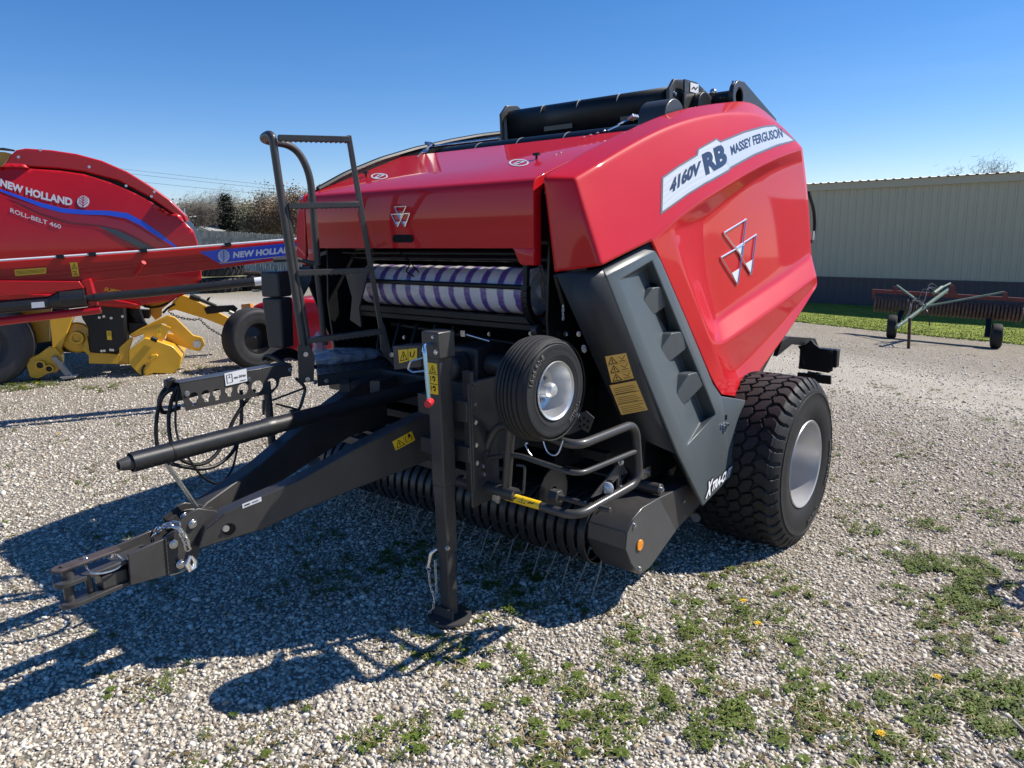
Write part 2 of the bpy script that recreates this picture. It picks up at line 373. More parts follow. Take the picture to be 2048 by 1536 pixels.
V0=V0*np.stack([np.ones(n),.55+.4*rng.random(n),.35+.35*rng.random(n)],1)[:,None,:]
def rotmats(n,tilt=.5):
    a=rng.random(n)*2*PI; b=(rng.random(n)-.5)*2*tilt; c=(rng.random(n)-.5)*2*tilt
    ca,sa,cb,sb,cc,sn=np.cos(a),np.sin(a),np.cos(b),np.sin(b),np.cos(c),np.sin(c); Z=np.zeros(n); O=np.ones(n)
    A=np.stack([np.stack([ca,-sa,Z],1),np.stack([sa,ca,Z],1),np.stack([Z,Z,O],1)],1)
    B=np.stack([np.stack([cb,Z,sb],1),np.stack([Z,O,Z],1),np.stack([-sb,Z,cb],1)],1)
    D=np.stack([np.stack([O,Z,Z],1),np.stack([Z,cc,-sn],1),np.stack([Z,sn,cc],1)],1); return A@B@D
V0=np.einsum('nij,nkj->nki',rotmats(n,.6),V0)*size[:,None,None]
base=np.stack([x,y,ground_np(x,y)+size*.20],1); V0+=base[:,None,:]
smats=[]
for k,(c_,v_) in enumerate([((.65,.595,.50),.10),((.54,.485,.395),.12),((.39,.355,.30),.15),((.73,.69,.61),.06),((.42,.325,.225),.18)]):
    smats.append(mat('limestone_chip_%s'%['pale','buff','grey','white','brown'][k],c_,.85,0,0,spec=.25))
mi=rng.choice(5,n,p=[.38,.27,.14,.13,.08]); 
faces=(np.arange(n)[:,None,None]*12+icf[None]).reshape(-1,3)
o=mesh_np('gravel_stones',V0.reshape(-1,3),faces,smats,np.repeat(mi,20)); tag(o,'loose pale crushed limestone chips covering the yard','gravel',kind='stuff')

# ---- weeds, clover and moss between the stones
patches=[(1900,1165,.36,1),(1815,1110,.16,.8),(2000,1130,.25,1),(1905,1185,.3,1),(2020,1380,.24,.8),(1990,1470,.2,.7),(1450,1235,.28,.7),(1540,1255,.22,.6),(1390,1430,.25,.8),(1070,1320,.2,.7),(1500,1490,.25,.7),(780,1480,.16,.8),(1180,1440,.2,.6),(1650,1330,.2,.6),(1720,1060,.14,.7),(1845,1050,.16,.7),(1300,1140,.13,1),(1630,1200,.15,.5),(900,1330,.2,.4),(1100,1090,.35,.6),(800,1130,.35,.55),(640,1160,.3,.45),(1000,1180,.35,.6),(1260,1350,.28,.6),(1080,1370,.2,.6),(1880,1290,.2,.4),(290,1385,.1,.6),(350,1378,.06,.7),(1990,1040,.18,.6),(1840,1235,.2,.3),(100,765,.5,.7),(210,775,.4,.5),(30,775,.4,.6),(1320,1290,.3,.6),(1420,1320,.3,.5),(1560,1400,.3,.5),(1700,1480,.3,.5),(1900,1420,.3,.6),(1150,1510,.3,.5),(950,1470,.25,.4),(430,740,.5,.4),(1500,1165,.25,.35),(1950,1240,.25,.4)]
lv=[];lf=[];lm=[]
def leaf(p,dirx,diry,length,width,rise,mi_,curl=.3):
    b=len(lv); px_,py_=-diry,dirx
    lv.extend([(p[0]-px_*width*.3,p[1]-py_*width*.3,p[2]),(p[0]+px_*width*.3,p[1]+py_*width*.3,p[2]),
      (p[0]+dirx*length*.55+px_*width,p[1]+diry*length*.55+py_*width,p[2]+rise),(p[0]+dirx*length*.55-px_*width,p[1]+diry*length*.55-py_*width,p[2]+rise),
      (p[0]+dirx*length,p[1]+diry*length,p[2]+rise*(1-curl)),(p[0]+dirx*length,p[1]+diry*length,p[2]+rise*(1-curl)-.0005)])
    lf.append((b,b+1,b+2,b+3)); lf.append((b+3,b+2,b+4,b+5)); lm.extend([mi_,mi_])
def tuft(x_,y_,kind,s=1.0):
    z_=ground(x_,y_)
    if kind==0:      # clover: small round leaves on short stems
        for _ in range(9):
            a=random.random()*2*PI; q=random.random()*.028*s; leaf((x_+math.cos(a)*q,y_+math.sin(a)*q,z_+.006+random.random()*.02*s),math.cos(a*3),math.sin(a*3),.012*s,.0055*s,.003,1)
    elif kind==1:    # grass blades
        for _ in range(7):
            a=random.random()*2*PI; leaf((x_+random.uniform(-.01,.01),y_+random.uniform(-.01,.01),z_),math.cos(a),math.sin(a),random.uniform(.02,.05)*s,.0018,random.uniform(.01,.032)*s,0,.1)
    elif kind==3:    # dry straws lying on the stones
        for _ in range(2):
            a=random.random()*2*PI; leaf((x_,y_,z_+.012),math.cos(a),math.sin(a),random.uniform(.04,.11)*s,.0014,random.uniform(.0,.012),3,.4)
    elif kind==4:    # flat rosette of broad leaves
        a0=random.random()*6
        for q in range(9):
            a=a0+2*PI*q/9; leaf((x_,y_,z_+.006),math.cos(a),math.sin(a),random.uniform(.018,.038)*s,.0055*s,.009*s,1,.6)
    else:            # moss / dry brown
        for _ in range(6):
            a=random.random()*2*PI; q=random.random()*.02; leaf((x_+math.cos(a)*q,y_+math.sin(a)*q,z_+.004+random.random()*.008),math.cos(a*5),math.sin(a*5),.014,.006,.003,2)
for (px_,py_,rad,den) in patches:
    c_=PG(px_,py_); k=int(rad*rad*PI*(1000 if px_<1700 else 1700)*den)
    for _ in range(k):
        a=random.random()*2*PI; q=rad*math.sqrt(random.random())*(.6+.7*noise.noise(V((math.cos(a)*1.5+px_,math.sin(a)*1.5,2)))**2+random.random()*.35)
        x_,y_=c_.x+math.cos(a)*q,c_.y+math.sin(a)*q*1.0
        if noise.noise(V((x_*9,y_*9,1)))+noise.noise(V((x_*27,y_*27,5)))*.6<-.05: continue
        if noise.noise(V((x_*3.1,y_*3.1,7)))>.30-.25*(den>.9): continue
        tuft(x_,y_,random.choice((0,0,0,0,1,1,3,4) if den>.5 else (0,1,2,2,3,4)),random.uniform(.7,1.25))
xx,yy,_=sector(16000,1.2,10,.84,.9)
for x_,y_ in zip(xx,yy):
    rgt=(x_-C.x)*.764+(y_-C.y)*.645
    if noise.noise(V((x_*2.3,y_*2.3,11)))+.35*noise.noise(V((x_*8,y_*8,3)))<.14-.10*min(1,max(-1,rgt)): continue
    tuft(x_,y_,random.choice((0,1,1,2,2,2,3,4)),random.uniform(.5,1.0))
o=mesh_np('ground_weeds',np.array(lv),np.array(lf),['grass','weed','soil','straw'],np.array(lm)); tag(o,'low green clover, grass tufts and brown moss between the stones','weeds',kind='stuff')
# dandelions: single flowers one can point to
dl=[(1486,1212,'dandelion flower behind the other one right of the gauge wheel shadow'),(1515,1258,'dandelion flower just in front of another in the mid gravel'),(1873,1366,'dandelion flower by the dark weeds near the right edge'),(1760,1480,'dandelion flower in the bottom right foreground gravel'),(118,873,'dandelion flower on open gravel left of the hose bundle'),(25,1081,'dandelion flower at the corner of the shadow, left edge'),(50,777,'dandelion flower near the baler tyre at the left edge'),(75,770,'small dandelion flower next to the yellow baler skid')]
for (px_,py_,lb) in dl:
    p=PG(px_,py_); th=thing('dandelion',lb,'flower',p,'dandelions in the gravel')
    b=nb(); h=.028
    for k in range(34):
        a=k*2.4; q=.0035+.011*math.sqrt(k/34); 
        v=[p+V((math.cos(a)*q*.2,math.sin(a)*q*.2,h)),p+V((math.cos(a+.25)*q,math.sin(a+.25)*q,h+.006-q*.3)),p+V((math.cos(a)*q*1.35,math.sin(a)*q*1.35,h+.004-q*.3)),p+V((math.cos(a-.25)*q,math.sin(a-.25)*q,h+.006-q*.3))]
        b.faces.new([b.verts.new(q_) for q_ in v])
    obj('flower_head',b,'dandelion',th,False,recalc=False)
    b=nb(); tube(b,[p,p+V((.004,0,h*.5)),p+V((0,0,h))],.0016,n=6); obj('stem',b,'weed',th)

M['lawngrass']=mat('lawn_grass_blades',(.19,.25,.035),.6,spec=.3,var=.35,vscale=3)
# ---- lawn in front of the barn
def sheet(name,pix,m,off=.006,grid=14):
    c=[PG(*p) for p in pix]; b=nb(); G=[]
    for i in range(grid+1):
        row=[]
        for j in range(grid+1):
            u,v=i/grid,j/grid; p=c[0]*(1-u)*(1-v)+c[1]*u*(1-v)+c[2]*u*v+c[3]*(1-u)*v; row.append(b.verts.new((p.x,p.y,ground(p.x,p.y)+off)))
        G.append(row)
    for i in range(grid):
        for j in range(grid): b.faces.new((G[i][j],G[i+1][j],G[i+1][j+1],G[i][j+1]))
    o=obj(name,b,m); o['kind']='structure'; return c
M['lawn']=mat('lawn_turf',(.20,.245,.04),.8,spec=.2,var=.35,vscale=2.5,bump=1,bscale=25,dirt=.25,dcol=(.14,.19,.04))
bx_a=PG(1625,606); wd=V((-.997,.073,0)).normalized(); wn=V((-wd.y,wd.x,0)); wn=wn if wn.y<0 else -wn
def wp(s,z): p=bx_a-wd*s; return V((p.x,p.y,z))
z0=bx_a.z-.25
lc=[PG(1500,632),PG(2200,700)]
b=nb(); GG=[]
for i in range(41):
    row=[]; u=i/40
    near=lc[0].lerp(lc[1],u); farp=(bx_a+wd*3+wn*-.3).lerp(bx_a-wd*14+wn*-.3,u)
    for j in range(9):
        v=j/8; p=near.lerp(farp,v)
        if j==0: p=p+wn*.35*noise.noise(V((u*14,0,0)))
        row.append(b.verts.new((p.x,p.y,ground(p.x,p.y)+.012)))
    GG.append(row)
for i in range(40):
    for j in range(8): b.faces.new((GG[i][j],GG[i+1][j],GG[i+1][j+1],GG[i][j+1]))
o=obj('lawn',b,'lawn'); o['kind']='structure'
n=26000; u=rng.random(n); v=rng.random(n)**1.2
nrx=lc[0].x+(lc[1].x-lc[0].x)*u; nry=lc[0].y+(lc[1].y-lc[0].y)*u; A_=bx_a+wd*3; B_=bx_a-wd*14
frx=A_.x+(B_.x-A_.x)*u; fry=A_.y+(B_.y-A_.y)*u; x=nrx+(frx-nrx)*v; y=nry+(fry-nry)*v-rng.random(n)*.25*(v<.05)
z=ground_np(x,y); a=rng.random(n)*2*PI; ww=.012+.012*rng.random(n); hh=.018+.022*rng.random(n)
tri=np.stack([np.stack([x-np.cos(a)*ww,y-np.sin(a)*ww,z],1),np.stack([x+np.cos(a)*ww,y+np.sin(a)*ww,z],1),np.stack([x+np.sin(a)*.03,y,z+hh],1)],1)
o=mesh_np('lawn_grass',tri.reshape(-1,3),np.arange(n*3).reshape(-1,3),['lawngrass']); tag(o,'short green grass of the lawn along the barn','grass',kind='stuff')

# ---- barn
M['barnwall']=mat('tan_steel_siding',(.52,.455,.335),.5,.0,0,var=.04,vscale=.8,dirt=.05)
M['barnlow']=mat('plum_grey_siding',(.075,.062,.072),.5,0,0,var=.08,vscale=.9,dirt=.12,dcol=(.12,.11,.12))
M['barntrim']=mat('tan_eave_trim',(.50,.44,.34),.5)
M['roof']=mat('pale_metal_roof',(.62,.62,.60),.4,.3,var=.05)
eave=PP(1616,372,bx_a,(wn.x,wn.y,0)).z; wains=PP(1633,554,bx_a,(wn.x,wn.y,0)).z
S0,S1=-6.5,13
barn=thing('barn','long tan metal sided barn with dark lower wall behind the lawn','barn',wp(3,z0))
def ribbed(s0,s1,za,zb,pitch,dep,off,mm,name):
    b=nb(); pr=[]; s=s0
    while s<s1:
        for ds,o_ in ((0,0),(pitch*.60,0),(pitch*.70,dep),(pitch*.88,dep),(pitch*.97,0)): pr.append((min(s+ds,s1),o_))
        s+=pitch
    lo=[b.verts.new(wp(q,za)+wn*(off+o_)) for q,o_ in pr]; hi=[b.verts.new(wp(q,zb)+wn*(off+o_)) for q,o_ in pr]
    for i in range(len(pr)-1): b.faces.new((lo[i],lo[i+1],hi[i+1],hi[i]))
    return obj(name,b,mm,barn,False)
ribbed(S0,S1,wains,eave-.16,.225,.022,.0,'barnwall','wall'); ribbed(S0,S1,z0,wains-.02,.225,.018,.012,'barnlow','lower_wall')
b=nb(); bar(b,wp(S0,wains)+wn*.03,wp(S1,wains)+wn*.03,.04,.05); obj('wall_trim',b,'barnlow',barn)
b=nb(); bar(b,wp(S0,eave-.06)+wn*.05,wp(S1,eave-.06)+wn*.05,.10,.20); obj('eave_trim',b,'barntrim',barn,False)
b=nb(); prev=None
rr_=[]; s=S0
while s<S1:
    for ds,o_ in ((0,0),(.13,0),(.16,.02),(.2,.02),(.225,0)): rr_.append((s+ds,o_))
    s+=.23
f0=[b.verts.new(wp(q,eave+.05+o_)+wn*.2) for q,o_ in rr_]; f1=[b.verts.new(wp(q,eave+.24+o_)-wn*6) for q,o_ in rr_]; f2=[b.verts.new(wp(q,eave+.02)-wn*12) for q,o_ in rr_]
for i in range(len(rr_)-1): b.faces.new((f0[i],f0[i+1],f1[i+1],f1[i])); b.faces.new((f1[i],f1[i+1],f2[i+1],f2[i]))
obj('roof',b,'roof',barn,False)
b=nb()
for s in (S0,S1):
    prism(b,[wp(s,z0),wp(s,eave),wp(s,eave+.2)-wn*6,wp(s,eave)-wn*11.8,wp(s,z0)-wn*11.8],wd*.02)
prism(b,[wp(S0,z0)-wn*11.8,wp(S1,z0)-wn*11.8,wp(S1,eave)-wn*11.8,wp(S0,eave)-wn*11.8],wn*.02)
obj('end_wall',b,'barnwall',barn,False)

# ---- trees
M['bark']=mat('grey_bark',(.14,.115,.09),.85,var=.3,vscale=5)
def leafm(name,c): return mat(name,c,.7,spec=.2,var=.45,vscale=1.6)
M['bud']=leafm('early_leaf_olive',(.20,.18,.12)); M['bud2']=leafm('brown_dry_leaves',(.22,.16,.11)); M['conif']=leafm('conifer_needles',(.04,.05,.035)); M['bud3']=leafm('grey_twigs',(.19,.165,.135)); M['bud4']=leafm('green_new_leaves',(.17,.165,.11))
def tree(px_,py_,d,h,wd_,lb,leafmat,nleaf,group='bare spring trees behind the board fence',ev=False,ls=.10):
    p=PD(px_,py_,d); p.z=ground(p.x,p.y); th=thing('conifer' if ev else 'tree',lb,'tree',p,group)
    rnd=random.Random(int(px_*7+d)); b=nb(); tips=[]
    def grow(a,dr,l,r,lev):
        e=a+dr*l; tube(b,[a,a.lerp(e,.5)+V((rnd.uniform(-1,1),rnd.uniform(-1,1),0))*l*.05,e],[r,r*.8,r*.6],n=5 if lev<2 else 3,cap=False)
        if lev>=2: tips.append((a.lerp(e,.6),l)); tips.append((e,l))
        if lev<4:
            for k in range(3 if lev<3 else 3):
                u,v,_=frame(dr); an=rnd.random()*2*PI; sp_=rnd.uniform(.3,.75)
                nd=(dr+(u*math.cos(an)+v*math.sin(an))*sp_+V((0,0,.18))).normalized(); grow(a.lerp(e,rnd.uniform(.6,1)),nd,l*rnd.uniform(.6,.85),r*.52,lev+1)
    if ev:
        tube(b,[p,p+V((0,0,h))],[.12,.02],n=6)
        for k in range(700):
            q=rnd.random(); zz=h*(.12+.88*q); rad=wd_*.5*(1-q)**.8*rnd.uniform(.5,1.08); an=rnd.random()*2*PI
            tips.append((p+V((math.cos(an)*rad,math.sin(an)*rad,zz-.15*rad)),.5))
    else:
        nst=2 if wd_>2.5 else 1
        for s_ in range(nst): grow(p+V((rnd.uniform(-.3,.3),rnd.uniform(-.3,.3),0)),V((rnd.uniform(-.15,.15),rnd.uniform(-.15,.15),1)).normalized(),h*.36,h*.014,0)
    obj('trunk',b,'bark',th)
    vs=[];k=0
    for _ in range(nleaf):
        c_,l=tips[rnd.randrange(len(tips))]; sp_=.28 if not ev else .16
        q=c_+V((rnd.gauss(0,sp_),rnd.gauss(0,sp_),rnd.gauss(0,sp_))); s=ls*rnd.uniform(.5,1.3); d1=V((rnd.gauss(0,1),rnd.gauss(0,1),rnd.gauss(0,1))).normalized(); d2=d1.cross(V((rnd.random(),rnd.random(),rnd.random()))).normalized()
        vs+= [q-d1*s,q+d2*s*.5,q+d1*s,q-d2*s*.5] if leafmat!='bud3' else [q-d1*s*2.6,q+d2*s*.10,q+d1*s*2.6,q-d2*s*.10]
    A=np.array([tuple(v) for v in vs])-np.array(tuple(p)); o=mesh_np('crown',A,np.arange(len(vs)).reshape(-1,4),[leafmat]); o.parent=th; ORG[o.name]=V(p)
trs=[(352,470,42,2.6,3,'small olive bushy tree at the far left end of the tree line','bud4',2600),(378,470,46,3.9,3,'bare grey tree beside the small street lamp','bud3',2600),(402,470,44,3.9,3.2,'bare grey tree above the white gable','bud3',3000),(428,470,47,4.2,3.2,'grey twiggy tree just left of the conifer','bud3',3000),(457,470,45,3.9,1.3,'dark narrow conifer standing among the bare trees','conif',3800),(482,470,48,3.7,3.4,'olive hazy tree right of the conifer','bud',3000),(505,470,44,3.4,3.2,'greenish leafing tree between the conifer and the ladder','bud4',3400),(530,470,46,3.9,3.4,'olive bare tree left of the brown one','bud',3000),(556,470,44,3.7,3.2,'grey olive tree directly left of the ladder rail','bud',3200),(578,470,42,4.1,3.6,'brown leaved round tree behind the ladder','bud2',5200),(604,470,40,4.1,3.4,'russet brown tree seen between the ladder rails','bud2',4600),(640,470,43,3.8,3.2,'grey bare tree behind the left shield of the red machine','bud3',2400)]
for (a,bb,d,h,wd_,lb,lm_,nl) in trs:
    tree(a,bb,d,h*(.98),wd_,lb,lm_,int(nl*2),ev=(lm_=='conif'),ls=.065 if lm_!='conif' else .09)
for k,(a,d,h) in enumerate([(365,52,3.6),(392,53,3.4),(441,52,3.7),(470,54,3.3),(494,52,3.6),(518,53,3.2),(545,54,3.6),(568,52,3.4),(592,52,3.5),(620,50,3.6)]):
    tree(a,470,d,h,3,'grey bare background tree, number %d of the back row counted from the left'%(k+1) if 0 else 'grey bare tree in the back row of the tree line, hidden among its neighbours','bud3' if k%2 else 'bud',3000,'bare trees of the back row')
tree(1945,345,52,6.3,2.0,'bare treetop showing above the barn roof','bud3',1200,None)

# ---- board fence
fa=PD(392,459,36); fb=PD(600,472,36*.93)
fence=thing('board_fence','weathered grey vertical board fence in front of the trees','fence',(fa.x,fa.y,ground(fa.x,fa.y)))
M['board']=mat('weathered_grey_boards',(.38,.35,.315),.85,var=.35,vscale=5,dirt=.3,dcol=(.12,.11,.10))
fd=V((fb.x-fa.x,fb.y-fa.y,0)); ln=fd.length*1.25; fd.normalize(); b=nb(); s=-1.2; k=0
while s<ln:
    zt=fa.z+(fb.z-fa.z)*(s/(ln/1.25))+random.uniform(-.03,.03); p=V((fa.x,fa.y,0))+fd*s; o_=random.uniform(0,.02)
    box(b,(p.x-fd.y*o_,p.y+fd.x*o_,(zt-.1)/2),(.135,.02,zt+.1),rz=math.atan2(fd.y,fd.x)); s+=.15
obj('boards',b,'board',fence,False)
b=nb()
for z_ in (.5,1.5):
    p=V((fa.x,fa.y,z_))+V((-fd.y,fd.x,0))*.05; bar(b,p-fd*1.2,p+fd*ln,.04,.09)
obj('rail',b,'board',fence)
# small white gabled shed just peeping over the fence
p=PD(398,470,44); sh=thing('shed','small white gabled shed peeping over the board fence','shed',(p.x,p.y,0))
b=nb(); u_=fd; zt=PD(398,461,44).z; zr=PD(398,454,44).z
prism(b,[V((p.x,p.y,0))-u_*.9,V((p.x,p.y,0))+u_*.9,V((p.x,p.y,zt))+u_*.9,V((p.x,p.y,zr)),V((p.x,p.y,zt))-u_*.9],V((-fd.y,fd.x,0))*2.5); obj('wall',b,'white',sh,False)
b=nb()
for s in (1,-1): bar(b,V((p.x,p.y,zr+.03))+V((-fd.y,fd.x,0))*1.2,V((p.x,p.y,zt-.05))+u_*s*1.1+V((-fd.y,fd.x,0))*1.2,2.7,.05,(0,0,1))
obj('roof',b,'roof',sh,False)
# street lamp
p=PD(375,470,40); sl_=thing('street_lamp','small grey street lamp with a short arm, left of the fence','street lamp',(p.x,p.y,0)); zt=PD(375,417,40).z
b=nb(); tube(b,[(p.x,p.y,0),(p.x,p.y,zt)],.035,n=8); obj('pole',b,'zinc',sl_)
q=PD(375,434,40); q2=PD(389,433,40); b=nb(); tube(b,[q,q2],.02,n=6); obj('arm',b,'zinc',sl_); b=nb(); sphere(b,q2,.07,2,1,.5,8); obj('lamp_head',b,'white',sl_)
# overhead lines
def wire(a,da,bb,db,sag,lb,r=.012):
    A=PD(*a,da); B=PD(*bb,db); pts=[A.lerp(B,k/20)-V((0,0,sag*4*(k/20)*(1-k/20))) for k in range(21)]; b=nb(); tube(b,pts,r,n=5); tag(obj('overhead_wire',b,'bark' if r<.02 else 'zinc'),lb,'wire','overhead wires across the sky')
wire((-60,300),40,(760,392),40,.1,'highest overhead wire in the left sky',.007); wire((-60,309),40,(760,398),40,.1,'second overhead wire from the top in the left sky',.007); wire((-60,326),40,(760,408),40,.1,'third overhead wire in the left sky, under two others',.007)
wire((375,419),40,(700,446),40,.05,'pale lower cable running right from the street lamp',.016); wire((430,402),40,(700,424),40,.05,'thin pale cable crossing in front of the trees',.010)
# ================================================================ THE RED BALER
BA=thing('round_baler','large red round baler with charcoal drawbar standing in the centre of the gravel yard','baler',(0,0,0))
def bvh_of(o):
    bpy.context.view_layer.update(); dg=bpy.context.evaluated_depsgraph_get(); dg.update(); e=o.evaluated_get(dg); me=e.to_mesh()
    me.calc_loop_triangles(); t=BVHTree.FromPolygons([v.co.copy() for v in me.vertices],[tuple(p.vertices) for p in me.loop_triangles]); e.to_mesh_clear(); return t
def onsurf(t,x,y,off,fb=None):
    d=ray(x,y).normalized(); h,n,_,_=t.ray_cast(C,d)
    if h is None: return fb if fb else None
    if n.dot(d)>0: n=-n
    return h+n*off
def project(b2,t,off,maxl=9):
    """take a flat mesh in image units, lay it on the surface t"""
    for _ in range(6):
        ed=[e for e in b2.edges if e.calc_length()>maxl]
        if not ed: break
        bmesh.ops.subdivide_edges(b2,edges=ed,cuts=1,use_grid_fill=False); bmesh.ops.triangulate(b2,faces=[f for f in b2.faces if len(f.verts)>3])
    bad=[]
    for v in b2.verts:
        p=onsurf(t,v.co.x,v.co.y,off)
        if p is None: bad.append(v)
        else: v.co=p
    if bad: bmesh.ops.delete(b2,geom=bad,context='VERTS')
    return b2
def poly2(b2,pts): 
    f=b2.faces.new([b2.verts.new((x,y,0)) for x,y in pts]); return f
def P2(pts):
    b=nb(); poly2(b,pts); bmesh.ops.triangulate(b,faces=b.faces,ngon_method='EAR_CLIP'); return b
def strip2(top,bot,_=0):
    b=nb(); T=[b.verts.new((x,y,0)) for x,y in top]; B=[b.verts.new((x,y,0)) for x,y in bot]
    for i in range(len(T)-1): b.faces.new((T[i],T[i+1],B[i+1],B[i]))
    return b
def text2(s,o_,xv,yv,bold=0,shear=0,spacing=1,sag=0,b=None):
    """text in image units: origin, vector of its width, vector of its height"""
    t=text_mesh(s,bold,shear,spacing); b=b or nb(); mp={}
    for v in t.verts:
        u,w_=v.co.x,v.co.y; mp[v]=b.verts.new((o_[0]+xv[0]*u+yv[0]*w_,o_[1]+xv[1]*u+yv[1]*w_-sag*4*u*(1-u),0))
    for f in t.faces:
        try: b.faces.new([mp[v] for v in f.verts])
        except Exception: pass
    t.free(); return b
def merge(dst,src):
    mp={v:dst.verts.new(v.co) for v in src.verts}
    for f in src.faces:
        try: dst.faces.new([mp[v] for v in f.verts])
        except Exception: pass
    src.free(); return dst
# ---- red side shield: cage with relief, subdivided
rows=[
 [(1087,354,.845),(1163,306,.82),(1247,264,.82),(1325,228,.83),(1390,212,.84),(1456,204,.85),(1504,200,.86),(1543,234,.90)],
 [(1150,356,.966),(1190,332,.98),(1262,288,.98),(1330,253,.985),(1400,232,.985),(1465,223,.985),(1525,228,.98),(1562,251,.96)],
 [(1172,432,1.02),(1240,400,1.03),(1310,360,1.04),(1372,320,1.045),(1435,290,1.045),(1495,268,1.035),(1550,262,1.015),(1586,274,.99)],
 [(1203,531,1.08),(1250,507,1.085),(1303,482,1.09),(1343,446,1.095),(1402,405,1.095),(1468,363,1.085),(1538,322,1.065),(1605,296,1.025)],
 [None,None,(1311,500,1.092),(1349,466,1.095),(1402,440,1.035),(1470,388,1.035),(1542,338,1.025),(1608,322,1.005)],
 [None,None,(1348,582,1.105),(1371,545,1.108),(1400,540,1.035),(1482,485,1.035),(1552,430,1.03),(1618,410,1.01)],
 [None,None,(1388,675,1.125),(1404,625,1.125),(1428,647,1.055),(1490,602,1.055),(1560,556,1.05),(1622,508,1.03)],
 [None,None,(1406,717,1.14),(1424,690,1.15),(1447,686,1.15),(1494,654,1.15),(1560,607,1.14),(1633,553,1.12)],
 [None,None,(1426,764,1.165),(1446,748,1.165),(1470,742,1.13),(1503,708,1.125),(1562,648,1.12),(1634,566,1.11)],
 [None,None,(1444,789,1.18),(1468,793,1.18),(1491,797,1.18),(1517,742,1.15),(1572,673,1.14),(1633,573,1.12)],
]
Lf=[PY(1097,440,1.675),PY(1109,544,1.675)]
def red_panel(mir):
    b=nb(); cl=b.edges.layers.float.new('crease_edge'); G=[[None if q is None else b.verts.new(PX(*q)) for q in r] for r in rows]
    L1,L3=[b.verts.new(p) for p in Lf]
    for i in range(len(rows)-1):
        for j in range(7):
            q=[G[i][j],G[i][j+1],G[i+1][j+1],G[i+1][j]]
            if None in q: continue
            b.faces.new(q)
    b.faces.new((G[0][0],G[1][0],G[2][0],L1)); b.faces.new((L1,G[2][0],G[3][0],L3))
    def cr(a,c,w_):
        e=b.edges.get((a,c))
        if e: e[cl]=w_
    for j in range(7):
        cr(G[1][j],G[1][j+1],.86-.075*j); cr(G[3][j],G[3][j+1],(.0,.0,.8,.75,.7,.6,.5)[j])
        for i,w_ in ((4,.5),(6,.45),(7,.6),(8,.6)):
            if G[i][j] and j>=3: cr(G[i][j],G[i][j+1],w_)
    for i in range(3): cr(G[i][0],G[i+1][0],.93)
    for i in range(3,8): cr(G[i][3],G[i+1][3],.45); cr(G[i][4],G[i+1][4],.35)
    for e in b.edges:
        if len(e.link_faces)==1: e[cl]=.92
    if mir:
        for v in b.verts: v.co.x=-v.co.x
    bmesh.ops.recalc_face_normals(b,faces=b.faces)
    if (sum((f.normal.x*f.calc_area() for f in b.faces))>0)==bool(mir): bmesh.ops.reverse_faces(b,faces=b.faces)
    me=bpy.data.meshes.new('side_shield'); b.to_mesh(me); b.free(); me.materials.append(M['red']); me.materials.append(M['black'])
    o=bpy.data.objects.new('side_shield',me); COL.objects.link(o); o.parent=BA; ORG[o.name]=V((0,0,0))
    s=o.modifiers.new('sub','SUBSURF'); s.levels=4; s.render_levels=4
    so_=o.modifiers.new('thick','SOLIDIFY'); so_.thickness=.012; so_.offset=-1; so_.material_offset=1; so_.material_offset_rim=0
    me.shade_smooth(); return o
SR=red_panel(False); SLp=red_panel(True); TR=bvh_of(SR)
def c3(x,y): return (1000+x/3.073,150+y/3.073)
# decal band
dec=[(985,860),(992,630),(1090,560),(1205,490),(1212,455),(1330,388),(1352,406),(1500,345),(1620,312),(1690,306),(1818,404),(1700,440),(1560,498),(1418,575),(1412,590),(1290,668),(1268,668),(1150,740)]
cxm=sum(p[0] for p in dec)/len(dec); cym=sum(p[1] for p in dec)/len(dec)
def inset(pts,d):
    out=[]; n=len(pts)
    for i in range(n):
        a=V((*pts[i-1],0)); p=V((*pts[i],0)); c_=V((*pts[(i+1)%n],0)); n1=(p-a).normalized(); n2=(c_-p).normalized(); nn=V((-(n1+n2).y,(n1+n2).x,0))
        if nn.length<1e-3: nn=V((-n1.y,n1.x,0))
        nn.normalize(); out.append((p.x+nn.x*d,p.y+nn.y*d))
    return out
def area(p): return sum(p[i-1][0]*p[i][1]-p[i][0]*p[i-1][1] for i in range(len(p)))/2
sgn=1 if area(dec)>0 else -1
DT=[(992,630),(1090,560),(1205,490),(1212,455),(1330,388),(1352,406),(1500,345),(1620,312),(1690,306)]; DBt=[(985,860),(1150,740),(1268,668),(1288,660),(1408,592),(1420,575),(1560,498),(1700,440),(1818,404)]
obj('decal_edge',project(strip2([c3(*p) for p in DT],[c3(*p) for p in DBt]),TR,.0016),'decalgrey',SR,recalc=False)
M['halftone']=mat('silver_decal_halftone',(.52,.55,.57),.35,.1,.5,.05)
_t=M['halftone'].node_tree; _v=_t.nodes.new('ShaderNodeTexVoronoi'); _v.inputs['Scale'].default_value=170; _v.inputs['Randomness'].default_value=0; _tc=_t.nodes.new('ShaderNodeTexCoord'); _r=_t.nodes.new('ShaderNodeValToRGB'); _t.links.new(_tc.outputs['Object'],_v.inputs[0]); _t.links.new(_v.outputs['Distance'],_r.inputs[0]); _r.color_ramp.elements[0].position=.25; _r.color_ramp.elements[0].color=(.50,.52,.54,1); _r.color_ramp.elements[1].position=.45; _r.color_ramp.elements[1].color=(.66,.69,.71,1); _t.links.new(_r.outputs[0],_t.nodes['Principled BSDF'].inputs['Base Color'])
di=inset([c3(*p) for p in dec],2.2*sgn); 
DT2=[(1001,637),(1092,571),(1213,497),(1220,462),(1328,400),(1352,418),(1502,357),(1622,324),(1688,318)]; DB2=[(995,840),(1148,729),(1265,657),(1285,648),(1402,581),(1412,565),(1556,487),(1697,429),(1800,402)]
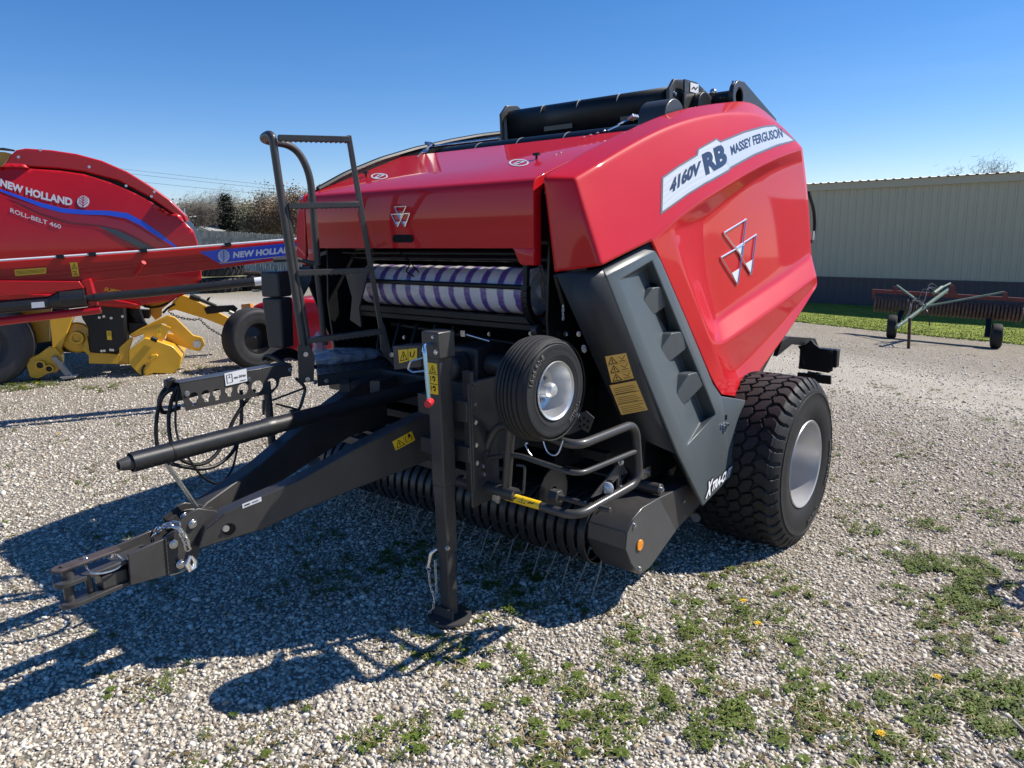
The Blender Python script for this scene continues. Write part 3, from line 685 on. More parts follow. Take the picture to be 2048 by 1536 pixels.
obj('decal_band',project(strip2([c3(*p) for p in DT2],[c3(*p) for p in DB2]),TR,.0026),'halftone',SR,recalc=False)
obj('decal_band',project(strip2([c3(*p) for p in [(1352,421),(1502,360),(1622,327),(1687,321)]],[c3(*p) for p in [(1402,563),(1556,484),(1697,426),(1797,402)]]),TR,.0034),'silver',SR,recalc=False)
def ctext(s,o_,xe,ye,bold,shear=0,sag=0,off=.0042,mm='navy',glow=0,name='lettering'):
    a=c3(*o_); x=c3(*xe); y=c3(*ye); xv=(x[0]-a[0],x[1]-a[1]); yv=(y[0]-a[0],y[1]-a[1])
    if glow: obj('letter_outline',project(text2(s,a,xv,yv,bold+glow,shear,1.0,sag),TR,off-.0008,6),'white',SR,recalc=False)
    obj(name,project(text2(s,a,xv,yv,bold,shear,1.0,sag),TR,off,6),mm,SR,recalc=False)
ctext('4160V',(1040,737),(1232,608),(1040,652),.06,.15,3,glow=.05)
ctext('RB',(1262,618),(1398,545),(1236,490),.06,0,0,glow=.05)
ctext('MASSEY FERGUSON',(1420,497),(1738,385),(1408,440),.032,.05,5)
# emblem of three inverted triangles
def emblem(tri,fills,t,r,off,parent,mapf):
    b=nb(); 
    for T in tri:
        pts=[onsurf(t,*mapf(*p),off) for p in T]
        if None in pts: continue
        for k in range(3): bar(b,pts[k],pts[(k+1)%3],r*1.9,r*1.7,(pts[0]-C).normalized())
    e=obj('emblem',b,'chrome',parent,False,bevel=r*.35)
    for T in fills: obj('emblem_fill',project(P2([mapf(*p) for p in T]),t,off*.8),'white',e,False,recalc=False)
emblem([[(1368,970),(1506,886),(1476,1112)],[(1350,1122),(1492,1040),(1452,1288)],[(1442,1062),(1568,980),(1536,1226)]],[[(1450,1066),(1494,1040),(1476,1108)],[(1420,1216),(1468,1186),(1452,1282)],[(1502,1160),(1552,1130),(1536,1222)]],TR,.0042,.007,SR,c3)
# ---- grey lower side panel with its stepped recess
X_=lambda x,y,X: PX(x,y,X)
def grey_panel(mir):
    pv=dict(A=(1203,536,1.055),B=(1302,484,1.06),A2=(1212,552,1.082),B2=(1313,500,1.09),N1=(1372,636,1.115),N2=(1426,767,1.165),N3=(1443,792,1.19),N4=(1492,800,1.25),E=(1464,952,1.275),Fb=(1407,1012,1.275),G=(1355,906,1.225),H=(1280,725,1.14),
      R0=(1238,560,1.095),R1=(1304,521,1.095),R2=(1432,829,1.205),R3=(1372,893,1.225),F1=(1289,538,1.035),F2=(1408,833,1.135))
    b=nb(); v={}
    for k,q in pv.items():
        p=PX(*q); 
        if mir: p.x=-p.x
        v[k]=b.verts.new(p)
    for f in ('A B B2 A2','A2 B2 R1 R0','B2 N1 N2 R2 R1','N2 N3 N4 E Fb R3 R2','A2 R0 R3 Fb G H','R0 R1 F1','R1 R2 F2 F1','R2 R3 F2','R0 F1 F2 R3'):
        b.faces.new([v[k] for k in f.split()])
    bmesh.ops.triangulate(b,faces=b.faces)
    bmesh.ops.recalc_face_normals(b,faces=b.faces)
    if (sum((f.normal.x*f.calc_area() for f in b.faces))>0)==bool(mir): bmesh.ops.reverse_faces(b,faces=b.faces)
    o=obj('lower_side_panel',b,['panel','panelfront'],BA,True,recalc=False)
    s=o.modifiers.new('thick','SOLIDIFY'); s.thickness=.014; s.offset=-1
    bv=o.modifiers.new('bevel','BEVEL'); bv.width=.006; bv.segments=3; bv.limit_method='ANGLE'; bv.angle_limit=R_(14)
    return o
GR=grey_panel(False); GL=grey_panel(True)
def c4(x,y): return (1080+x/2.1935,450+y/2.1935)
for k,(pts,X0) in enumerate([([(444,345),(498,275),(540,270),(570,345),(474,413),(452,405)],1.112),([(528,545),(580,475),(620,468),(646,540),(556,611),(536,603)],1.155),([(601,735),(655,655),(690,645),(715,705),(628,795),(608,788)],1.195)]):
    P3=[PX(*c4(*p),X0-(.010 if 1<=i<=3 else .034)) for i,p in enumerate(pts)]
    P3=rounded(P3,.012,4,True); b=nb(); prism(b,P3,V((-.06,0,0))); obj('step_pocket',b,'panel',GR,True,bevel=.004,seg=2)
TG=bvh_of(GR)
# latch, lettering on the grey panel
b=nb(); 
for (x,y) in ((1442,852),(1453,849)): p=onsurf(TG,x,y,.0); bolt(b,p,V((1,0,0)),.008,.012)
p=onsurf(TG,1447,851,.01); bar(b,p+V((0,-.012,-.03)),p+V((0,.0,.01)),.012,.01,(1,0,0)); obj('latch',b,'zinc',GR)
obj('latch_slot',project(P2([(1450,830),(1454,829),(1454,839),(1450,840)]),TG,.002),'ink',GR,recalc=False)
a=(1408,1001);
def gt(s,a,xv,yv,bold,mm,off,nm='lettering'): obj(nm,project(text2(s,a,xv,yv,bold,.25,1.0),TG,off,3),mm,GR,recalc=False)
for s,a,xv,yv in (('X',(1409,998),(12,-10),(4,-32)),('TRA-CUT',(1421,984),(39,-33),(3,-20))):
    gt(s,(a[0]-1.2,a[1]+1.4),(xv[0]+2.4,xv[1]-2.0),(yv[0],yv[1]-2.4),.12,'ink',.0035,'letter_outline'); gt(s,a,xv,yv,.055,'white',.0055)
# ---- dark front plate between shield and pick-up
def front_plate(mir):
    q=[(1112,548,.905),(1203,537,1.055),(1180,700,.965),(1212,556,1.078),(1225,800,.995),(1280,727,1.136),(1250,862,1.02),(1355,908,1.22),(1317,864,1.12),(1342,900,1.17),(1407,1013,1.27),(1390,990,1.25)]
    b=nb(); v=[]
    for t_ in q:
        p=PX(*t_); 
        if mir: p.x=-p.x
        v.append(b.verts.new(p))
    for f in ((0,1,3,2),(2,3,5,4),(4,5,7,6),(6,7,8),(8,7,9),(9,7,10,11)): b.faces.new([v[i] for i in f])
    bmesh.ops.triangulate(b,faces=b.faces); o=obj('front_panel',b,'panelfront',BA,True); s=o.modifiers.new('thick','SOLIDIFY'); s.thickness=.008; s.offset=0; return o
FP=front_plate(False); front_plate(True); TF=bvh_of(FP)
def st_quad(px4,t): 
    def f(u,v,o):
        x=px4[0][0]*(1-u)*(1-v)+px4[1][0]*u*(1-v)+px4[2][0]*u*v+px4[3][0]*(1-u)*v; y=px4[0][1]*(1-u)*(1-v)+px4[1][1]*u*(1-v)+px4[2][1]*u*v+px4[3][1]*(1-u)*v
        return onsurf(t,x,y,o) or PX(x,y,1.05)
    return f
def sticker(f,parent,m_,draw,name='warning_sticker',off=.002):
    b=nb(); rectq(b,f,0,0,1,1,off,n=8 if off>.0025 else 2); s=obj(name,b,m_,parent,False,recalc=False); b=nb(); draw(b,f,off+.0012)
    obj('sticker_print',b,'ink',s,False,recalc=False); return s
def d_tan1(b,f,o):
    for k in range(3):
        v0=.04+k*.325; tri_sign(b,f,.06,v0,.5,v0+.27,o); 
        for (a_,c_) in (((.58,v0+.05),(.9,v0+.05)),((.6,v0+.22),(.75,v0+.1)),((.75,v0+.1),(.92,v0+.24))): lineq(b,f,[a_,c_],.02,o)
        lineq(b,f,[(0,v0-.03),(1,v0-.03)],.008,o)
def d_tan2(b,f,o):
    for k in range(15):
        v=.06+k*.062; 
        if k%5!=4: lineq(b,f,[(.08,v),(.92-.2*((k*7)%3)/3,v)],.012,o)
    lineq(b,f,[(.02,.34),(.98,.34)],.01,o); lineq(b,f,[(.02,.66),(.98,.66)],.01,o)
sticker(st_quad([(1223,765),(1268,756),(1252,705),(1210,712)],TF),FP,'tan',d_tan1,off=.004)
sticker(st_quad([(1243,829),(1296,819),(1272,760),(1219,770)],TF),FP,'tan',d_tan2,off=.004)
# ---- hood
HB=1.648; zb=1.893; zt=2.143; Yt=2.375; HW=.803
prof=[(Yt+.03,zt+.015),(HB+.03,zb+.012)]
hp=rounded([V((0,Yt,zt)),V((0,HB,zb)),V((0,1.643,1.614))],.035,6)
def hood():
    b=nb(); ring=[]
    for s in (-1,1):
        ring.append([b.verts.new((s*HW,p.y,p.z)) for p in hp])
    for i in range(len(hp)-1): b.faces.new((ring[0][i],ring[1][i],ring[1][i+1],ring[0][i+1]))
    for s,r in ((-1,ring[0]),(1,ring[1])):     # tabs reaching down beside the net roll, and side flanges
        y0,z0_=1.643,1.614
        def fp(x,z): return V((x*s,y0-(z0_-z)*.03,z))
        a=r[-1]; c_=b.verts.new(fp(.690,1.614)); c2_=b.verts.new(fp(.700,1.605)); d_=b.verts.new(fp(.715,1.575)); e_=b.verts.new(fp(.728,1.552)); f_=b.verts.new(fp(.745,1.543)); g_=b.verts.new(fp(HW,1.543))
        b.faces.new((a,c_,c2_,d_,e_,f_,g_))
        fl=[b.verts.new((s*HW,p.y+.05,p.z-.03)) for p in hp]+[b.verts.new(V((s*HW,1.69,1.54)))]
        rr=r+[g_]
        for i in range(len(rr)-1): b.faces.new((rr[i],rr[i+1],fl[i+1],fl[i]))
    o=obj('hood',b,['red','deep'],BA,True); s=o.modifiers.new('thick','SOLIDIFY'); s.thickness=.006; s.offset=0; 
    bv=o.modifiers.new('bevel','BEVEL'); bv.width=.003; bv.segments=2; bv.limit_method='ANGLE'; bv.angle_limit=R_(40)
    return o
HD=hood(); TH=bvh_of(HD)
def c2(x,y): return (500+x/3.2,240+y/3.2)
emblem([[(929,556),(1004,552),(965,628)],[(908,604),(986,601),(948,682)],[(944,602),(1026,598),(995,682)]],[[(953,606),(981,604),(965,626)],[(934,652),(962,650),(948,680)],[(981,650),(1009,648),(995,680)]],TH,.0028,.004,HD,c2)
sl2=[]; 
for k in range(24):
    a=2*PI*k/24; cx_=981+(50 if math.cos(a)>0 else -50)*1; sl2.append((cx_+math.cos(a)*18,759+math.sin(a)*26))
obj('hood_slot',project(P2([c2(*p) for p in sl2]),TH,.002),'ink',HD,recalc=False)
for (x,y) in ((1073,318),(732,353)):
    p=onsurf(TH,x,y,0); b=nb(); cyl(b,p,p+V((0,0,.02)),.006,n=8); box(b,p+V((0,0,.022)),(.035,.014,.012)); obj('hood_latch',b,'black',HD)
for (x,y,rx,ry) in ((1038,326,20,7),(759,353,17,6)):
    b=nb()
    for k in range(28):
        a0=2*PI*k/28; a1=2*PI*(k+1)/28
        poly2(b,[(x+rx*math.cos(a0),y+ry*math.sin(a0)),(x+rx*math.cos(a1),y+ry*math.sin(a1)),(x+rx*.82*math.cos(a1),y+ry*.8*math.sin(a1)),(x+rx*.82*math.cos(a0),y+ry*.8*math.sin(a0))])
    merge(b,P2([(x-rx*.6,y+3),(x-2,y-3),(x+rx*.4,y-3.5),(x+rx*.6,y-2),(x+3,y+1),(x-4,y+4)])); s_=obj('round_sticker',project(b,TH,.002),'white',HD,recalc=False)
    obj('sticker_print',project(P2([(x-rx*.4,y+2),(x-1,y-1),(x+rx*.35,y-2.5),(x+2,y+.5)]),TH,.003),'ink',s_,recalc=False)
for (x,y,d_) in ((1212,262,1),(846,306,-1)):
    b=nb(); p=PP(x,y,(0,HB,zb+.006),(0,-(zt-zb),Yt-HB)); q=p+V((.06*d_,.13,.06)); bar(b,p,p+V((.03*d_,.06,.028)),.035,.004); tube(b,[p+V((.03*d_,.06,.03)),q],.007,n=8)
    for k in range(3): tube(b,[q+V((.0,-.02+.02*k,.0)),q+V((.03*d_,-.02+.02*k,.015))],.009,n=8)
    for k in range(4): bolt(b,p+V((-.02*d_*k-.01,-.03*k,-.01*k)),V((0,-.3,1)),.006,.006)
    obj('hinge',b,'zinc',HD)
for x,y in ((1121,306),(1111,310)): b=nb(); bolt(b,PP(x,y,(0,HB,zb),(0,-(zt-zb),Yt-HB)),V((0,-.3,1)),.006,.006); obj('bolt',b,'zinc',HD)
# ---- top rear: folded cover flap, roller, lugs
def extr(b,prof,x0,x1):
    prism(b,[V((x0,y,z)) for y,z in prof],V((x1-x0,0,0)))
def shell(prof,x0,x1,th,name,mm,parent,segs=1):
    b=nb(); A=[[b.verts.new((x0+(x1-x0)*k/segs,y,z)) for y,z in prof] for k in range(segs+1)]
    for k in range(segs):
        for i in range(len(prof)-1): b.faces.new((A[k][i],A[k+1][i],A[k+1][i+1],A[k][i+1]))
    o=obj(name,b,mm,parent); s=o.modifiers.new('t','SOLIDIFY'); s.thickness=th; s.offset=0; return o
fp_=[(p.y,p.z) for p in rounded([V((0,3.14,2.19)),V((0,3.125,2.43)),V((0,3.16,2.468)),V((0,3.42,2.455))],.035,6)]
FL=shell(fp_,-.59,.60,.008,'net_cover_flap','deep',BA)
M['seam']=mat('pale_seam_edge',(.42,.40,.36),.5)
for x in (-.30,-.02,.27):
    b=nb(); tube(b,[V((x,y-.006,z+.004)) for y,z in fp_[3:12]],.0035,n=6); obj('seam',b,'seam',FL)
M['tanslot']=mat('tan_slot_strip',(.17,.14,.10),.6)  # tan strips stand in for slots seen through to a lit part
for x0,x1 in ((-.27,-.05),(.30,.5)):
    b=nb(); box(b,((x0+x1)/2,3.118,2.315),(x1-x0,.006,.028)); obj('slot_strip',b,'tanslot',FL)
b=nb(); cyl(b,(-.80,2.72,2.135),(.72,2.72,2.135),.085,n=32); RO=obj('top_roller',b,'deep',BA)
for x in (-.45,-.12,.22): b=nb(); cyl(b,(x,2.72,2.135),(x+.006,2.72,2.135),.0865,n=32); obj('roller_band',b,'seam',RO)
b=nb(); tube(b,[(-.8,2.60,2.215),(-.2,2.60,2.215)],.01); obj('pull_rod',b,'zinc',BA)
b=nb(); 
for x in (-.605,.615): b=nb(); prism(b,[(x,3.10,2.17),(x,3.09,2.44),(x,3.15,2.50),(x,3.26,2.51),(x,3.40,2.44),(x,3.3,2.2)],(.02 if x>0 else -.02,0,0)); obj('flap_bracket',b,'dark',BA,bevel=.003)
b=nb(); prism(b,[(.66,3.2,2.2),(.66,3.2,2.50),(.66,3.34,2.50),(.66,3.62,2.42),(.66,3.62,2.2)],(.012,0,0)); g_=obj('side_bracket',b,'dark',BA)
b=nb(); cyl(b,(.62,3.36,2.36),(.72,3.36,2.36),.085,n=28); obj('pulley',b,'black',BA,bevel=.004)
b=nb(); cyl(b,(.64,2.86,2.23),(.80,2.86,2.23),.115,n=36); obj('roller_housing',b,'dark',BA,bevel=.006)
b=nb(); tube(b,[(.5,3.6,2.42),(.82,3.6,2.42)],.055,n=20); obj('pivot_tube',b,'black',BA)
b=nb(); lathe(b,[(0,.05),(0,.09),(.03,.09),(.03,.05)],(.80,3.58,2.43),n=32,closed=True); obj('pivot_ring',b,'dark',BA,bevel=.004)
b=nb(); prism(b,[(.80,3.56,2.515),(.80,3.66,2.525),(.80,4.18,2.36),(.80,4.30,2.20),(.80,3.9,2.15),(.80,3.5,2.15)],(.02,0,0)); obj('tailgate_arm',b,'dark',BA,bevel=.003)
b=nb(); 
for y,z in ((3.15,2.42),(3.15,2.30),(3.24,2.36),(3.24,2.44)): bolt(b,(.635,y,z),(1,0,0),.009,.01)
for y,z in ((4.1,2.33),(3.5,2.50)): bolt(b,(.82,y,z),(1,0,0),.009,.01)
for x in (.50,.60): sphere(b,(x+.1,3.5,2.46),.022)
obj('bolt',b,'zinc',BA)
b=nb(); rectq(b,quadmap((.674,3.26,2.44),(.674,3.36,2.44),(.674,3.36,2.49),(.674,3.26,2.49)),0,0,1,1,.002); s_=obj('white_sticker',b,'white',BA,False,recalc=False)
f=quadmap((.674,3.26,2.44),(.674,3.36,2.44),(.674,3.36,2.49),(.674,3.26,2.49)); b=nb(); lineq(b,f,[(.15,.3),(.4,.6),(.6,.35),(.85,.7)],.1,.004); obj('sticker_print',b,'ink',s_,False,recalc=False)
# ---- chamber, sides and rear (all dark steel and red tailgate)
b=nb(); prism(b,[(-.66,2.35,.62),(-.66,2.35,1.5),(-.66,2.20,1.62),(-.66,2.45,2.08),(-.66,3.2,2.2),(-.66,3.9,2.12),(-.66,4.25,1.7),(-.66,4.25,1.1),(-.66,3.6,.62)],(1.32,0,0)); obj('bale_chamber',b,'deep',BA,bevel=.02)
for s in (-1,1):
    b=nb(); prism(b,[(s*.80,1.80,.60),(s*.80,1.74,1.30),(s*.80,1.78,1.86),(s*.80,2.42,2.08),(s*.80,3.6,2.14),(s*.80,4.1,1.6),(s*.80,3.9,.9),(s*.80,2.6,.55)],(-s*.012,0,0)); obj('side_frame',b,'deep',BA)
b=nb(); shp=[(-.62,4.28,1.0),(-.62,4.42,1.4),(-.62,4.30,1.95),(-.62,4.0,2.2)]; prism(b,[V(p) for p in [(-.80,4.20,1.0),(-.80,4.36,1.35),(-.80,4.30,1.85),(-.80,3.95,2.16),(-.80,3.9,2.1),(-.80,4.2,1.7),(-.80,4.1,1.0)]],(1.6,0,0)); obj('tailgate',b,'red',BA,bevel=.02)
b=nb(); box(b,(0,3.06,.43),(1.9,.12,.12)); obj('axle',b,'dark',BA,bevel=.006)
# slats seen in the slit between hood and shield
b=nb()
for z in (1.58,1.66,1.74,1.82): box(b,(.84,1.79,z),(.11,.02,.012))
box(b,(.87,1.84,1.70),(.15,.01,.42)); obj('grille',b,'deep',BA)
b=nb(); tube(b,[(.80,1.73,1.845),(.86,1.73,1.845)],.004,n=6); obj('grille_rod',b,'seam',BA)
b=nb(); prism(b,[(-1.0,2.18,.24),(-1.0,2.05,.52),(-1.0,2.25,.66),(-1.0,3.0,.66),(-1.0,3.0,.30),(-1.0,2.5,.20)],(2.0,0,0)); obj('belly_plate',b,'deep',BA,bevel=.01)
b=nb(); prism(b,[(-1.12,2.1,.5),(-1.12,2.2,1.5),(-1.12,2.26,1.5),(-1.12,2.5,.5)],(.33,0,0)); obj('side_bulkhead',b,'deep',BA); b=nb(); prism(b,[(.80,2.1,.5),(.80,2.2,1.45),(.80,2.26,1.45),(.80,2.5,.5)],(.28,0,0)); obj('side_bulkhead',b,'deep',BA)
tp=[PX(x,y,-.818) for x,y in ((636,379),(690,349),(760,320),(830,299),(900,283),(960,272),(1018,265),(1060,262))]
b=nb(); tube(b,tp,.017,.05,8); obj('shield_edge_trim',b,'deep',BA)
b=nb(); prism(b,tp+[p-V((0,0,.10)) for p in tp[::-1]],(.008,0,0)); obj('shield_inner_skirt',b,'deep',BA)
# side hose loop at the very rear
b=nb(); tube(b,[PX(1617,385,.95),PX(1628,420,.95),PX(1630,460,.95),PX(1622,485,.95)],.012,.06); obj('rear_hose',b,'black',BA)
b=nb(); q=PX(1626,462,.97); tube(b,[q,q+V((0,.0,-.06))],.012); obj('hose_fitting',b,'zinc',BA)
# ---- net wrap roll and its cradle
M['net']=bpy.data.materials.new('net_wrap_striped_film'); M['net'].use_nodes=True
t=M['net'].node_tree; N=t.nodes.new; L=t.links.new; pb=t.nodes['Principled BSDF']; tc=N('ShaderNodeTexCoord'); sp=N('ShaderNodeSeparateXYZ'); L(tc.outputs['Object'],sp.inputs[0])
nn_=N('ShaderNodeTexNoise'); nn_.inputs['Scale'].default_value=9; nn_.inputs['Detail'].default_value=5; mp_=N('ShaderNodeMapping'); mp_.inputs['Scale'].default_value=(1,2.2,2.2); L(tc.outputs['Object'],mp_.inputs[0]); L(mp_.outputs[0],nn_.inputs['Vector'])
ad=N('ShaderNodeMath'); ad.operation='MULTIPLY_ADD'; L(nn_.outputs['Fac'],ad.inputs[0]); ad.inputs[1].default_value=.022; L(sp.outputs[0],ad.inputs[2])
fr=N('ShaderNodeMath'); fr.operation='MULTIPLY'; L(ad.outputs[0],fr.inputs[0]); fr.inputs[1].default_value=1/.108
f2=N('ShaderNodeMath'); f2.operation='FRACT'; L(fr.outputs[0],f2.inputs[0]); rp=N('ShaderNodeValToRGB'); L(f2.outputs[0],rp.inputs[0])
e=rp.color_ramp.elements; e[0].position=.10; e[0].color=(.70,.68,.70,1); e[1].position=.16; e[1].color=(.115,.06,.30,1)
for ps,cc in ((.46,(.13,.075,.31,1)),(.54,(.70,.68,.70,1))): q=e.new(ps); q.color=cc
n5=N('ShaderNodeTexNoise'); n5.inputs['Scale'].default_value=70; n5.inputs['Detail'].default_value=5; n5.inputs['Roughness'].default_value=.8; m5=N('ShaderNodeMapping'); m5.inputs['Scale'].default_value=(.35,2,2); L(tc.outputs['Object'],m5.inputs[0]); L(m5.outputs[0],n5.inputs['Vector'])
mm_=N('ShaderNodeMix'); mm_.data_type='RGBA'; r5=N('ShaderNodeMapRange'); r5.inputs[1].default_value=.52; r5.inputs[2].default_value=.75; r5.inputs[4].default_value=.6; L(n5.outputs['Fac'],r5.inputs[0]); L(r5.outputs[0],mm_.inputs[0]); L(rp.outputs[0],mm_.inputs[6]); mm_.inputs[7].default_value=(.62,.60,.66,1); L(mm_.outputs[2],pb.inputs['Base Color'])
pb.inputs['Roughness'].default_value=.3; pb.inputs['Coat Weight'].default_value=.7; pb.inputs['Coat Roughness'].default_value=.12
b5=N('ShaderNodeBump'); b5.inputs['Strength'].default_value=.7; b5.inputs['Distance'].default_value=.01; L(nn_.outputs['Fac'],b5.inputs['Height']); L(b5.outputs[0],pb.inputs['Coat Normal']); L(b5.outputs[0],pb.inputs['Normal'])
NR=thing('net_wrap_roll','roll of purple and white striped net wrap lying in the red baler','net roll',(0,1.93,1.405))
b=nb(); rx=.112; ry=1.93; rz_=1.402; pr=[(-.615,.04),(-.615,rx-.012),(-.605,rx)]+[(-.60+1.2*k/60,rx+.0015*math.sin(k*1.7)) for k in range(61)]+[(.607,rx-.006),(.61,rx-.014),(.61,.04)]
lathe(b,pr,(0,ry,rz_),n=64); obj('net',b,M['net'],NR)
M['netend']=mat('net_roll_end',(.75,.74,.76),.5,0,.5,.15,var=.2,vscale=14,bump=.5,bscale=25)
b=nb(); lathe(b,[(.610,.03),(.612,rx-.012),(.618,rx-.02),(.614,.05)],(0,ry,rz_),n=48); cyl(b,(-.63,ry,rz_),(.64,ry,rz_),.035,n=24); obj('core',b,'netend',NR)
b=nb(); cyl(b,(-.622,ry,rz_),(-.616,ry,rz_),rx-.01,n=32); M['bluelab']=mat('blue_end_label',(.05,.25,.55),.4); obj('end_label',b,'bluelab',NR)
def pbar(a,bb,r,name='cross_bar',mm='deep',n=12): b=nb(); tube(b,[a,bb],r,n=n); return obj(name,b,mm,BA)
pbar((-.66,1.80,1.432),(.64,1.80,1.432),.012,mm='black')
pbar((-.70,1.86,1.555),(.72,1.86,1.555),.012); pbar((-.70,1.80,1.585),(.72,1.80,1.585),.008)
b=nb(); bar(b,(-.72,1.865,1.272),(.70,1.865,1.272),.035,.035); bar(b,(-.72,1.92,1.235),(.70,1.92,1.235),.09,.03); obj('roll_cradle',b,'black',BA,bevel=.004)
# round side flange of the cradle
b=nb(); pts=[]
for k in range(18):
    a=R_(165+k*8.5); pts.append((.655,1.93+math.cos(a)*.165,1.40+math.sin(a)*.165))
for i in range(len(pts)-1): bar(b,pts[i],pts[i+1],.03,.035,(1,0,0))
tube(b,[V(pts[0])+V((0,0,0)),(.655,1.78,1.56)],.016,n=8)
obj('cradle_flange',b,'black',BA)
b=nb(); cyl(b,(.66,1.82,1.235),(.69,1.82,1.235),.028,n=18); obj('cradle_pin',b,'dark',BA,bevel=.003)
b=nb(); chain(b,[PY(1081,532,1.66),PY(1084,575,1.70),PY(1088,605,1.72)],.034,.0028,.014); obj('chain',b,'dark',BA)
b=nb(); pA=PY(1111,548,1.70); pB=PY(1126,608,1.74); tube(b,[pA,pA.lerp(pB,.35),pB],.011,.02); obj('gas_strut_sleeve',b,'black',BA)
b=nb(); tube(b,[pA+(pB-pA)*(k/60)+V((math.cos(k*1.05)*.0115,math.sin(k*1.05)*.0115,0)) for k in range(0,26)],.002,n=5); obj('spring',b,'dark',BA)
b=nb(); chain(b,[pB,pB+V((0,0,-.07))],.02,.0018,.009); obj('chain',b,'zinc',BA)
b=nb(); tube(b,[PY(795,500,1.64),PY(822,525,1.76),PY(812,543,1.79),PY(828,553,1.80)],.004,.01,6); tube(b,[PY(806,508,1.64),PY(838,545,1.79)],.003,0,6); obj('cord',b,'black',BA)
# left inner plate with sight hole, hanging bracket, dim machinery in the throat
b=nb(); prism(b,[PY(x,y,1.98) for x,y in ((640,500),(745,500),(748,560),(712,640),(690,640),(688,600),(640,560))],(0,.01,0)); obj('inner_bracket',b,'black',BA)
b=nb(); lathe(b,[(0,.012),(.0,.024),(-.008,.022),(-.008,.013)],PY(687,508,1.97),(0,1,0),24,True); obj('bearing_ring',b,'dark',BA)
b=nb(); prism(b,[PY(x,y,1.72) for x,y in ((690,545),(735,545),(718,615),(722,655),(700,640),(704,595))],(0,.01,0)); obj('hanger_plate',b,'dark',BA)
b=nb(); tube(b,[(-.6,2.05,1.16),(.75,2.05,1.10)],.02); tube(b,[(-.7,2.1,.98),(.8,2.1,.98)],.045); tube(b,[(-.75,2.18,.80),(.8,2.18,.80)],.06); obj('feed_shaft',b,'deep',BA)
b=nb(); box(b,(.20,1.92,1.02),(.20,.22,.20)); cyl(b,(.2,1.80,1.03),(.2,1.7,1.03),.07,n=24); cyl(b,(.30,1.9,1.03),(.72,1.9,1.03),.055,n=24); obj('gearbox',b,'dark',BA,bevel=.012)
for k in range(4):
    b=nb(); p=V((-.42+.31*k,1.98+.02*(k%3),1.10+.03*((k*5)%4))); bolt(b,p,(0,-1,0),.008,.01)
    obj('bolt',b,'zinc',BA)
b=nb(); tube(b,[(.1,1.9,1.17),(.16,1.86,1.18),(.22,1.88,1.165),(.33,1.88,1.15)],.007); box(b,(.17,1.86,1.18),(.03,.02,.03)); obj('hydraulic_block',b,'zinc',BA)
for k in range(5):
    b=nb(); y0=1.85+.02*k; tube(b,[(-.45+.12*k,y0,1.2),(-.40+.1*k,y0-.1,1.05-.02*k),(-.1+.08*k,y0-.05,.95),(.1+.05*k,y0+.05,1.05)],.009,.06,8); obj('hose',b,'black',BA)
# front apron plates in the throat, behind drawbar
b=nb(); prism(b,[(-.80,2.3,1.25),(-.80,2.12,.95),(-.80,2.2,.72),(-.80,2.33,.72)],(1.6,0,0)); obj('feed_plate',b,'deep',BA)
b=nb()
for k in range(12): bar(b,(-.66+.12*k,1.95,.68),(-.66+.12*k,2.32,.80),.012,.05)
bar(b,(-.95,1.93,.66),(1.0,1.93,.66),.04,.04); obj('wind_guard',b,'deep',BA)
# ---- chassis cross beam and jack/drawbar plates
b=nb(); bar(b,(-.86,1.80,.87),(.90,1.80,.87),.10,.17); obj('cross_beam',b,'dark',BA,bevel=.008)
b=nb(); bar(b,(-.98,1.62,.575),(.66,1.56,.56),.03,.045); bar(b,(-.98,1.64,.635),(.66,1.60,.62),.02,.02); obj('lower_cross_rail',b,'dark',BA,bevel=.003)
# drawbar beams
pa,pb_=(.065,.30),(.325,1.32)
def beam(mir):
    px_=[(448,1026),(600,958.5),(750,876),(862,822),(905,800),(985,782),(985,900),(905,912),(862,920),(700,983),(600,1024),(528,1059),(397,1099),(410,1057)]
    P=[PV(x,y,pa,pb_) for x,y in px_]; n=V((pb_[1]-pa[1],pa[0]-pb_[0],0)).normalized()
    if mir: P=[V((-p.x,p.y,p.z)) for p in P]; n=V((-n.x,n.y,0))
    b=nb(); prism(b,P,-n*.075); o=obj('drawbar_beam',b,'dark',BA,bevel=.006); return P,n
PR,nR=beam(False); PLf,nL=beam(True)
f=quadmap(*[PV(x,y,pa,pb_) for x,y in ((791,901),(830,880),(823,862),(784,883))])
def d_warn2(b,f,o): tri_sign(b,f,.06,.12,.5,.9,o); lineq(b,f,[(.6,.2),(.6,.75),(.88,.75),(.88,.2),(.6,.2)],.035,o); lineq(b,f,[(.7,.45),(.8,.6)],.03,o); polyq(b,f,[(.74,.55),(.84,.55),(.86,.9),(.78,.92)],o); lineq(b,f,[(.52,.0),(.52,1)],.01,o)
sticker(f,BA,'yellow',d_warn2)
f=quadmap(*[PV(x,y,pa,pb_) for x,y in ((485,1017),(523,1002),(522,993),(484,1008))]); sticker(f,BA,'white',lambda b,f,o:(lineq(b,f,[(.1,.5),(.4,.5)],.25,o),lineq(b,f,[(.5,.5),(.85,.5)],.15,o)),'white_label')
f=quadmap(*[PV(x,y,pa,pb_) for x,y in ((444,1066),(470,1058),(470,1044),(444,1052))])
b=nb(); cc=PV(458,1058,pa,pb_); u_=V((pb_[0]-pa[0],pb_[1]-pa[1],0)).normalized(); b.faces.new([b.verts.new(cc+nR*.003+u_*math.cos(2*PI*k/24)*.026+V((0,0,1))*math.sin(2*PI*k/24)*.024) for k in range(24)]); obj('beam_hole',b,'ink',BA,recalc=False)
b=nb(); bolt(b,cc+nR*.002-u_*.012+V((0,0,.006)),nR,.010,.008); obj('bolt',b,'zinc',BA)
